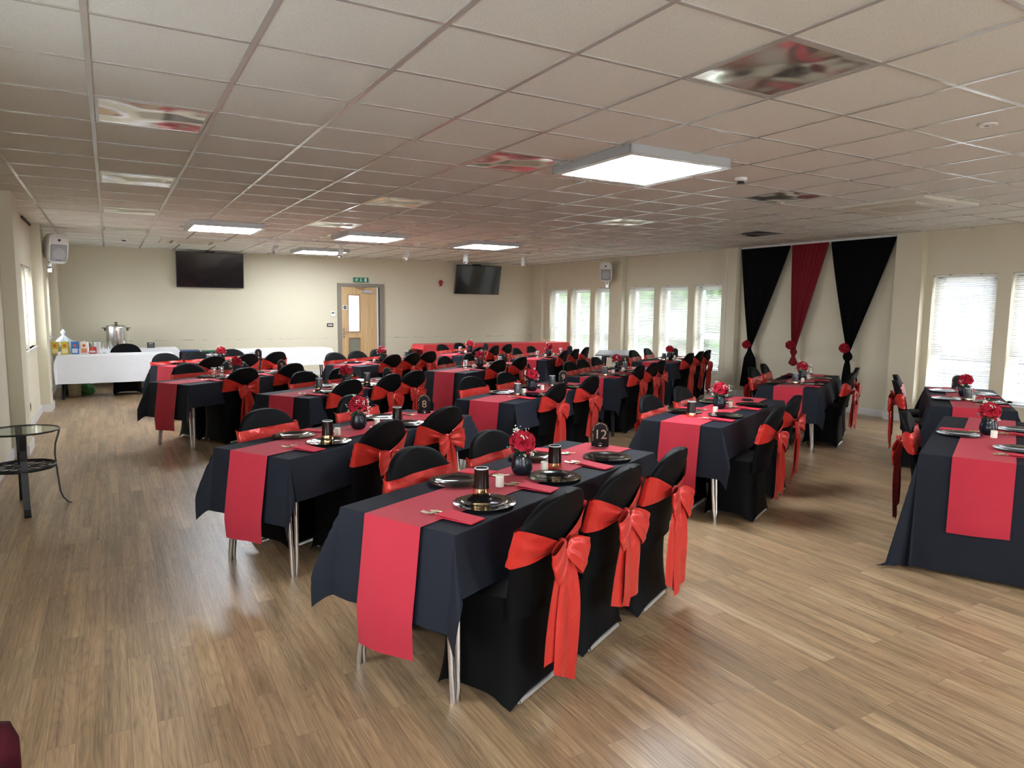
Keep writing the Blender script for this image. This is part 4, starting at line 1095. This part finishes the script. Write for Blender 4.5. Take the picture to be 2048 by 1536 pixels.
for k_, (Rr, Ll) in SETS.items():
    for i, a in enumerate(Rr): setting(k_, min(1.70, max(.24, a)), 1, i, len(Rr), k_ in 'O')
    for i, a in enumerate(Ll): setting(k_, min(1.70, max(.24, a)), -1, i, len(Ll), k_ in 'NO')
CUPS = {'A': ('g', [(.51, .05), (1.15, .05)]), 'B': ('g', [(.53, .085), (1.24, .075)]), 'L': ('g', [(.36, -.05)]), 'M': ('s', [(.42, .0)]), 'N': ('s', [(.57, .0)]),
        'F': ('s', [(.50, .06), (1.38, .0)]), 'J': ('s', [(.30, .06), (1.12, .05)]), 'K': ('s', [(.55, .02)]), 'C': ('s', [(.52, -.02), (1.22, .03)]), 'D': ('c', [(.62, -.03), (.74, -.05)]),
        'E': ('c', [(.72, -.03), (.84, -.02), (1.5, 0)]), 'G': ('c', [(.52, .0), (1.45, .03)]), 'H': ('c', [(.55, 0)]), 'I': ('c', [(.35, .02), (1.36, .06)]), 'P': ('s', [(.95, .02), (1.55, .0)])}
for k_, (ty, l_) in CUPS.items():
    ds = {'g': 'smoked tumbler with gold band', 's': 'dark shiny tumbler', 'c': 'clear tumbler'}[ty]
    for i, (a, d) in enumerate(l_):
        CU[ty].place(W(k_, a, d, TS), R.uniform(0, 3), 'upturned %s, %s, %s' % (ds, (['nearest', 'next', 'farthest'][i] if len(l_) > 1 else 'standing alone'), TAB[k_][3]), 'upturned tumblers')
for k_ in TAB:
    va = .92 if k_ != 'O' else 1.0
    VA[2 if k_ == 'J' else (ord(k_) % 2)].place(W(k_, va, -.005, TS), R.uniform(0, 6), 'dark vase of red roses on the '+TAB[k_][3], 'vases of red roses')
    cs = [(va-.26, .045), (va+.13, .048)]
    if k_ == 'O': cs = [(va-.12, .03)]
    for i, (a, d) in enumerate(cs):
        CN.place(W(k_, a, d, TS), 0, 'ivory candle %s the vase, %s' % (['before', 'beyond'][i], TAB[k_][3]), 'ivory candles')
# ------------------------------------------------------------------ buffet tables along the back
def buffet(x, y, l_, w_, h_, m, lab, tl, oe, os_, seed, legm=black_metal, plain=False):
    p = folding_table(legm, MATS['grey_laminate'], w_, l_, h_); p.place((x, y, 0), 0, tl, None)
    c = link('tablecloth', cloth_mesh('tablecloth', m, w_, l_, oe, os_, seed, step=.04, h=h_), None, (x, y, h_), 0); tag(c, lab, 'tablecloth', 'buffet tablecloths')
buffet(-.76, 13.42, 1.68, .66, TH, cloth_white, 'creased white tablecloth on the left buffet table', 'left buffet table under a creased white cloth', .10, .44, 31)
buffet(-.70, 15.0, 1.80, .60, TH, cloth_white, 'white tablecloth hanging low under the steel urn', 'table against back wall carrying the steel urn', .06, .42, 32)
buffet(2.03, 13.88, 1.72, .66, TH, cloth_white, 'white tablecloth on the table left of the door', 'buffet table in white cloth left of the door', .12, .30, 33)
buffet(5.78, 14.12, 1.86, .62, .72, cloth_red, 'red tablecloth on the left buffet table by back wall', 'left red-covered buffet table by back wall', .10, .60, 34)
buffet(7.66, 14.12, 1.86, .62, .72, cloth_red, 'red tablecloth on the right buffet table near windows', 'right red-covered buffet table near windows', .10, .60, 35)
bt = folding_table(black_metal, mat('pale_grey_plastic', (.20, .205, .21), .45), .72, 1.5, TH); bt.place((7.95, 10.05, 0), rad(50), 'bare pale folding table beside the tall windows', None)
# steel urn
U = empty('water_urn', 'tall stainless steel hot water urn with black lid knob', 'urn', (.10, 15.0, TH+.002))
obj('body', MB().lathe([(0, 0), (.165, 0), (.170, .01), (.168, .03), (.172, .05), (.172, .385), (.178, .39), (.176, .405), (.168, .41), (0, .41)], 36), steel, U, smooth=True, ang=40)
obj('lid', MB().lathe([(.176, .405), (.165, .428), (.06, .452), (0, .455)], 36), steel, U, smooth=True, ang=40)
obj('lid_knob', MB().lathe([(.012, .452), (.014, .468), (.034, .478), (.030, .490), (0, .493)], 18), black_plastic, U, smooth=True, ang=40)
for s_ in (1, -1): obj('handle', MB().rbox(min(s_*.17, s_*.235), max(s_*.17, s_*.235), -.03, .03, .375, .39, .004).box(min(s_*.175, s_*.20), max(s_*.175, s_*.20), -.02, .02, .33, .38), black_plastic, U)
obj('tap', MB().tube([(0, -.17, .05), (0, -.22, .05), (0, -.22, .02)], .011, 10).box(-.008, .008, -.225, -.21, .06, .10), black_plastic, U)
obj('gauge', MB().box(-.012, .012, -.178, -.170, .09, .34), mat('sight_glass', (.25, .12, .08), .1), U)
rk = MB()
for s_ in (1, -1):
    for q in (.14, .22): rk.tube([(s_*q, -.12, 0), (s_*q, -.12, .06), (s_*(q+.01), -.12, .13), (s_*(q+.02), -.12, .06), (s_*(q+.025), -.12, 0)], .006, 6)
obj('wire_guard', rk, chrome, U)
# black notice box
nb = empty('menu_box', 'small black box sign standing on the white buffet', 'sign', (.66, 14.95, TH+.002)); obj('block', MB().box(-.065, .065, -.02, .02, 0, .105), black_plastic, nb)
obj('print_line', MB().box(-.035, .035, -.0215, -.02, .072, .09).box(-.045, .045, -.0215, -.02, .045, .05), mat('grey_print', (.35, .35, .35), .6), nb)
for q in range(5): obj('light_dot', MB().box(-.05+.022*q, -.038+.022*q, -.0215, -.02, .012, .024), MATS['grey_print'], nb)
# cartons, bags, cups on the left buffet
def carton(x, y, c1, c2, lab, h_=.205, w_=.05, cap=True):
    o = empty('drink_carton', lab, 'carton', (x, y, TH+.003), rad(-6), 'juice cartons on the white buffet')
    obj('box', MB().box(-w_, w_, -.037, .037, 0, h_), mat('carton_'+lab.split()[0], c1, .45), o)
    obj('front_print', MB().box(-w_*.8, w_*.8, -.0385, -.037, .02, h_*.45), mat('carton_print_'+lab.split()[0], c2, .5), o)
    obj('fruit_print', MB().lathe([(0, 0), (.024, 0), (.024, .001), (0, .001)], 16).xf(Matrix.Translation((0, -.037, h_*.70)) @ Matrix.Rotation(PI/2, 4, 'X')), mat('fruit_'+lab.split()[0], (.55, .10, .03), .5), o)
    if cap: obj('cap', MB().lathe([(.014, 0), (.014, .016), (0, .016)], 14, (0, .0, h_)), white_plastic, o)
yb = 13.56
carton(-.79, yb+.03, (.50, .36, .02), (.65, .55, .25), 'Amber juice carton at far left of buffet')
carton(-.655, yb, (.60, .46, .03), (.75, .65, .35), 'Yellow juice carton second on the buffet')
carton(-.515, yb, (.03, .15, .46), (.55, .6, .7), 'Blue juice carton in the middle of the row')
carton(-.385, yb, (.70, .62, .55), (.62, .20, .08), 'White and orange juice carton right in the row', .20, .05)
carton(-.265, yb+.02, (.42, .03, .04), (.75, .7, .68), 'Red short juice pack beside the cups', .11, .05, False)
for i, (x, z_) in enumerate([(-.31, .0), (-.215, .0), (-.18, .0)]):
    c = empty('cup_stack', ['clear stacked cups behind the red juice pack', 'left white cup stack beside red juice pack', 'right white cup stack at end of cartons'][i], 'cup stack', (x, yb+.10, TH+.003))
    mb = MB()
    for q in range(8): mb.lathe([(.026, .018*q), (.034, .018*q+.062), (.032, .018*q+.060), (.024, .018*q)], 16)
    obj('nested_cups', mb, clear_m if i == 0 else white_plastic, c, smooth=True)
tag(obj('foil_ball', MB().ball((-.10, yb-.04, TH+.021), .018, 10, 7), steel, smooth=True), 'small silver foil ball right of the cartons', 'foil')
tb = empty('tea_light', 'small cream tub at front corner of left buffet', 'tub', (-.74, yb-.11, TH+.003)); obj('tub', MB().lathe([(0, 0), (.03, 0), (.034, .05), (.03, .05), (.028, .04), (0, .04)], 18), candle_m, tb, smooth=True, ang=40)
def bag(name, loc, r_, h_, m, lab, seed, cat='bag'):
    rr = random.Random(seed); p = [rr.uniform(0, 6) for _ in range(6)]; mb = MB()
    def f(u, v):
        a = 2*PI*u; prof = [.85, 1, 1.02, .9, .7, .42, .12, .22, .05]; i = min(int(v*8), 7); t = v*8-i; q = prof[i]*(1-t)+prof[i+1]*t
        q *= 1+.12*sin(3*a+p[0]+4*v)+.07*sin(7*a+p[1]-6*v)+.04*sin(13*a+p[2]+9*v)
        return (r_*q*cos(a), r_*.75*q*sin(a), h_*v)
    mb.grid(f, 40, 24, closeu=True); mb.disc(r_*.7, .001, 12)
    tag(obj(name, mb, m, smooth=True, loc=loc), lab, cat)
bag_m = mat('translucent_bag', (.50, .56, .62), .35, noise=.4, nscale=18)
bag('carrier_bag', (-.68, 13.86, TH+.003), .17, .40, bag_m, 'crumpled pale plastic bag behind the juice cartons', 1)
bag('carrier_bag', (-.42, 13.9, .002), .15, .28, mat('green_bag', (.05, .20, .05), .4, noise=.4, nscale=12), 'green shopping bag under the left white table', 2)
bag('bin_bag', (-.62, 13.95, .002), .12, .30, mat('black_bag', (.02, .022, .025), .3), 'small black bag under the left white table', 3)
J_ = empty('storage_jar', 'yellowish clear tub on floor under the left white table', 'tub', (-.56, 13.62, .001)); obj('tub', MB().lathe([(0, 0), (.09, 0), (.10, .25), (.09, .25), (0, .03)], 20), mat('straw_tub', (.40, .33, .18), .3, noise=.3, nscale=20), J_, smooth=True, ang=40)
# bins
def bin_(x, y, body, lidc, lab, frame=False):
    b = empty('waste_bin', lab, 'bin', (x, y, 0))
    if not frame:
        mb = MB(); mb.grid(lambda u, v: ((.145+.03*v)*(abs(cos(2*PI*u))**.4)*(1 if cos(2*PI*u) > 0 else -1), (.13+.03*v)*(abs(sin(2*PI*u))**.4)*(1 if sin(2*PI*u) > 0 else -1), .60*v), 40, 6, closeu=True); mb.add([(-.14, -.13, .004), (.14, -.13, .004), (.14, .13, .004), (-.14, .13, .004)], [(0, 1, 2, 3)])
        obj('body', mb, body, b, smooth=True, ang=50)
        bb = MB().grid(lambda u, v: ((.185+.012*sin(14*PI*u)+.02*sin(PI*v))*(abs(cos(2*PI*u))**.4)*(1 if cos(2*PI*u) > 0 else -1), (.17+.012*sin(10*PI*u))*(abs(sin(2*PI*u))**.4)*(1 if sin(2*PI*u) > 0 else -1), .45+.165*v+.012*sin(12*PI*u)*(1-v)), 60, 5, closeu=True)
        bb.ball((-.21, -.05, .52), .06, 9, 7, (.6, .7, 1.2)); obj('bin_liner', bb, MATS['black_bag'], b, smooth=True)
        obj('lid', MB().rbox(-.18, .18, -.17, .17, .612, .645, .012), lidc, b)
    else:
        f = MB()
        for sx_ in (-.17, .17):
            for sy_ in (-.13, .13): f.box(sx_-.012, sx_+.012, sy_-.012, sy_+.012, 0, .60)
        f.box(-.012, .012, -.142, -.118, 0, .6); f.box(-.18, .18, -.14, .14, .02, .04); obj('frame', f, black_metal, b)
        obj('rim', MB().rbox(-.20, .20, -.16, .16, .598, .625, .006), lidc, b)
        obj('clear_sack', MB().grid(lambda u, v: ((.15+.01*sin(9*u*PI))*cos(2*PI*u)*(1-.1*v), (.115+.01*sin(7*u*PI))*sin(2*PI*u), .05+.55*v), 30, 6, closeu=True), mat('pale_sack', (.55, .58, .60), .3, noise=.2, nscale=15), b, smooth=True)
bin_(1.33, 15.0, mat('dark_grey_plastic', (.05, .055, .06), .5), mat('blue_lid_plastic', (.03, .06, .16), .4), 'black bagged bin with blue lid before the back wall')
bin_(1.77, 15.05, None, mat('green_lid_plastic', (.01, .10, .05), .4), 'clear sack bin stand with dark green rim', True)
rkk = empty('wooden_rack', 'small pale slatted wooden rack on red buffet', 'rack', (9.08, 14.2, .724)); mb = MB().box(-.14, .14, -.05, .05, 0, .01)
for q in range(7): mb.box(-.135+.042*q, -.115+.042*q, -.05, .05, .01, .055)
obj('slats', mb, mat('pale_wood', (.55, .45, .30), .6), rkk)

# ------------------------------------------------------------------ side table at left
SX, SY, SH = -.615, 6.25, .60
st = empty('side_table', 'round black metal side table with glass top', 'side table', (SX, SY, 0))
rim = MB().grid(lambda u, v: ((.245+.008*cos(2*PI*v))*cos(2*PI*u), (.245+.008*cos(2*PI*v))*sin(2*PI*u), SH-.004+.007*sin(2*PI*v)), 64, 8, closeu=True, closev=True); obj('top_rim', rim, black_metal, st, smooth=True)
obj('glass_top', MB().lathe([(0, SH-.006), (.242, SH-.006), (.242, SH), (0, SH)], 64), table_glass, st)
r2_ = MB().grid(lambda u, v: ((.212+.006*cos(2*PI*v))*cos(2*PI*u), (.212+.006*cos(2*PI*v))*sin(2*PI*u), .325+.014*sin(2*PI*v)), 64, 8, closeu=True, closev=True)
obj('shelf_rim', r2_, black_metal, st, smooth=True)
sc_ = MB(); rr = random.Random(4)
for q in range(12):
    t = 2*PI*q/12
    for s_ in (1, -1): sc_.tube([(.205*cos(t)+0, .205*sin(t), .325)]+[((.205-.16*i/8)*cos(t+s_*.5*sin(PI*i/8)), (.205-.16*i/8)*sin(t+s_*.5*sin(PI*i/8)), .325) for i in range(1, 9)], .004, 6)
sc_.lathe([(.045, .321), (.05, .329), (0, .329)], 16)
obj('scroll_shelf', sc_, black_metal, st, smooth=True)
for t in (rad(8), rad(98), rad(188), rad(278)):
    prof = [(.245, .60), (.238, .56), (.214, .48), (.206, .40), (.212, .30), (.220, .20), (.228, .10), (.245, .05), (.275, .012), (.295, .002)]
    mb = MB(); cx, sy_ = cos(t), sin(t)
    for off in (0,):
        o = len(mb.v)
        for r_, z in prof:
            for w_ in (-.022, .022):
                for th_ in (-.005, .005): mb.v.append(((r_+th_)*cx-w_*sy_, (r_+th_)*sy_+w_*cx, z))
        for i in range(len(prof)-1):
            b = o+i*4; mb.f += [(b, b+4, b+6, b+2), (b+1, b+3, b+7, b+5), (b, b+1, b+5, b+4), (b+2, b+6, b+7, b+3)]
        b = o+(len(prof)-1)*4; mb.f += [(o, o+2, o+3, o+1), (b, b+1, b+3, b+2)]
    obj('leg', mb, black_metal, st)
# ------------------------------------------------------------------ burgundy chair, corner of the picture
ch = empty('upholstered_chair', 'burgundy upholstered chair cropped at bottom left corner', 'chair', (-.385, 1.178, 0), PI)
obj('seat', MB().rbox(-.22, .22, -.18, .22, .42, .49, .02), burgundy, ch)
def bk(u, v):
    t = 2*PI*u; n = 11; k_ = (abs(cos(t))**n+abs(sin(t))**n)**(-1/n); q = [(0, -.025), (.9, -.025), (1, -.012), (1, .012), (.9, .025), (0, .025)][int(round(v*5))]
    return (.215*k_*cos(t)*q[0], -.195+q[1]-.04*(.5+.5*k_*sin(t)*q[0]), .655+.175*k_*sin(t)*q[0])
obj('backrest', MB().grid(bk, 48, 5, closeu=True), burgundy, ch, smooth=True)
for s_ in (1, -1):
    obj('back_post', MB().tube([(s_*.222, -.17, .40), (s_*.228, -.165, .60), (s_*.222, -.16, .76), (s_*.19, -.16, .775)], .013, 10), mat('black_gloss_frame', (.012, .012, .012), .18, coat=.6), ch, smooth=True)
    obj('leg', MB().tube([(s_*.225, -.17, .42), (s_*.23, -.20, .0)], .013, 10), MATS['black_gloss_frame'], ch, smooth=True)
    obj('leg', MB().tube([(s_*.20, .19, .42), (s_*.20, .21, .0)], .013, 10), MATS['black_gloss_frame'], ch, smooth=True)
obj('seat_frame', MB().box(-.20, .20, -.17, .20, .40, .42), MATS['black_gloss_frame'], ch)
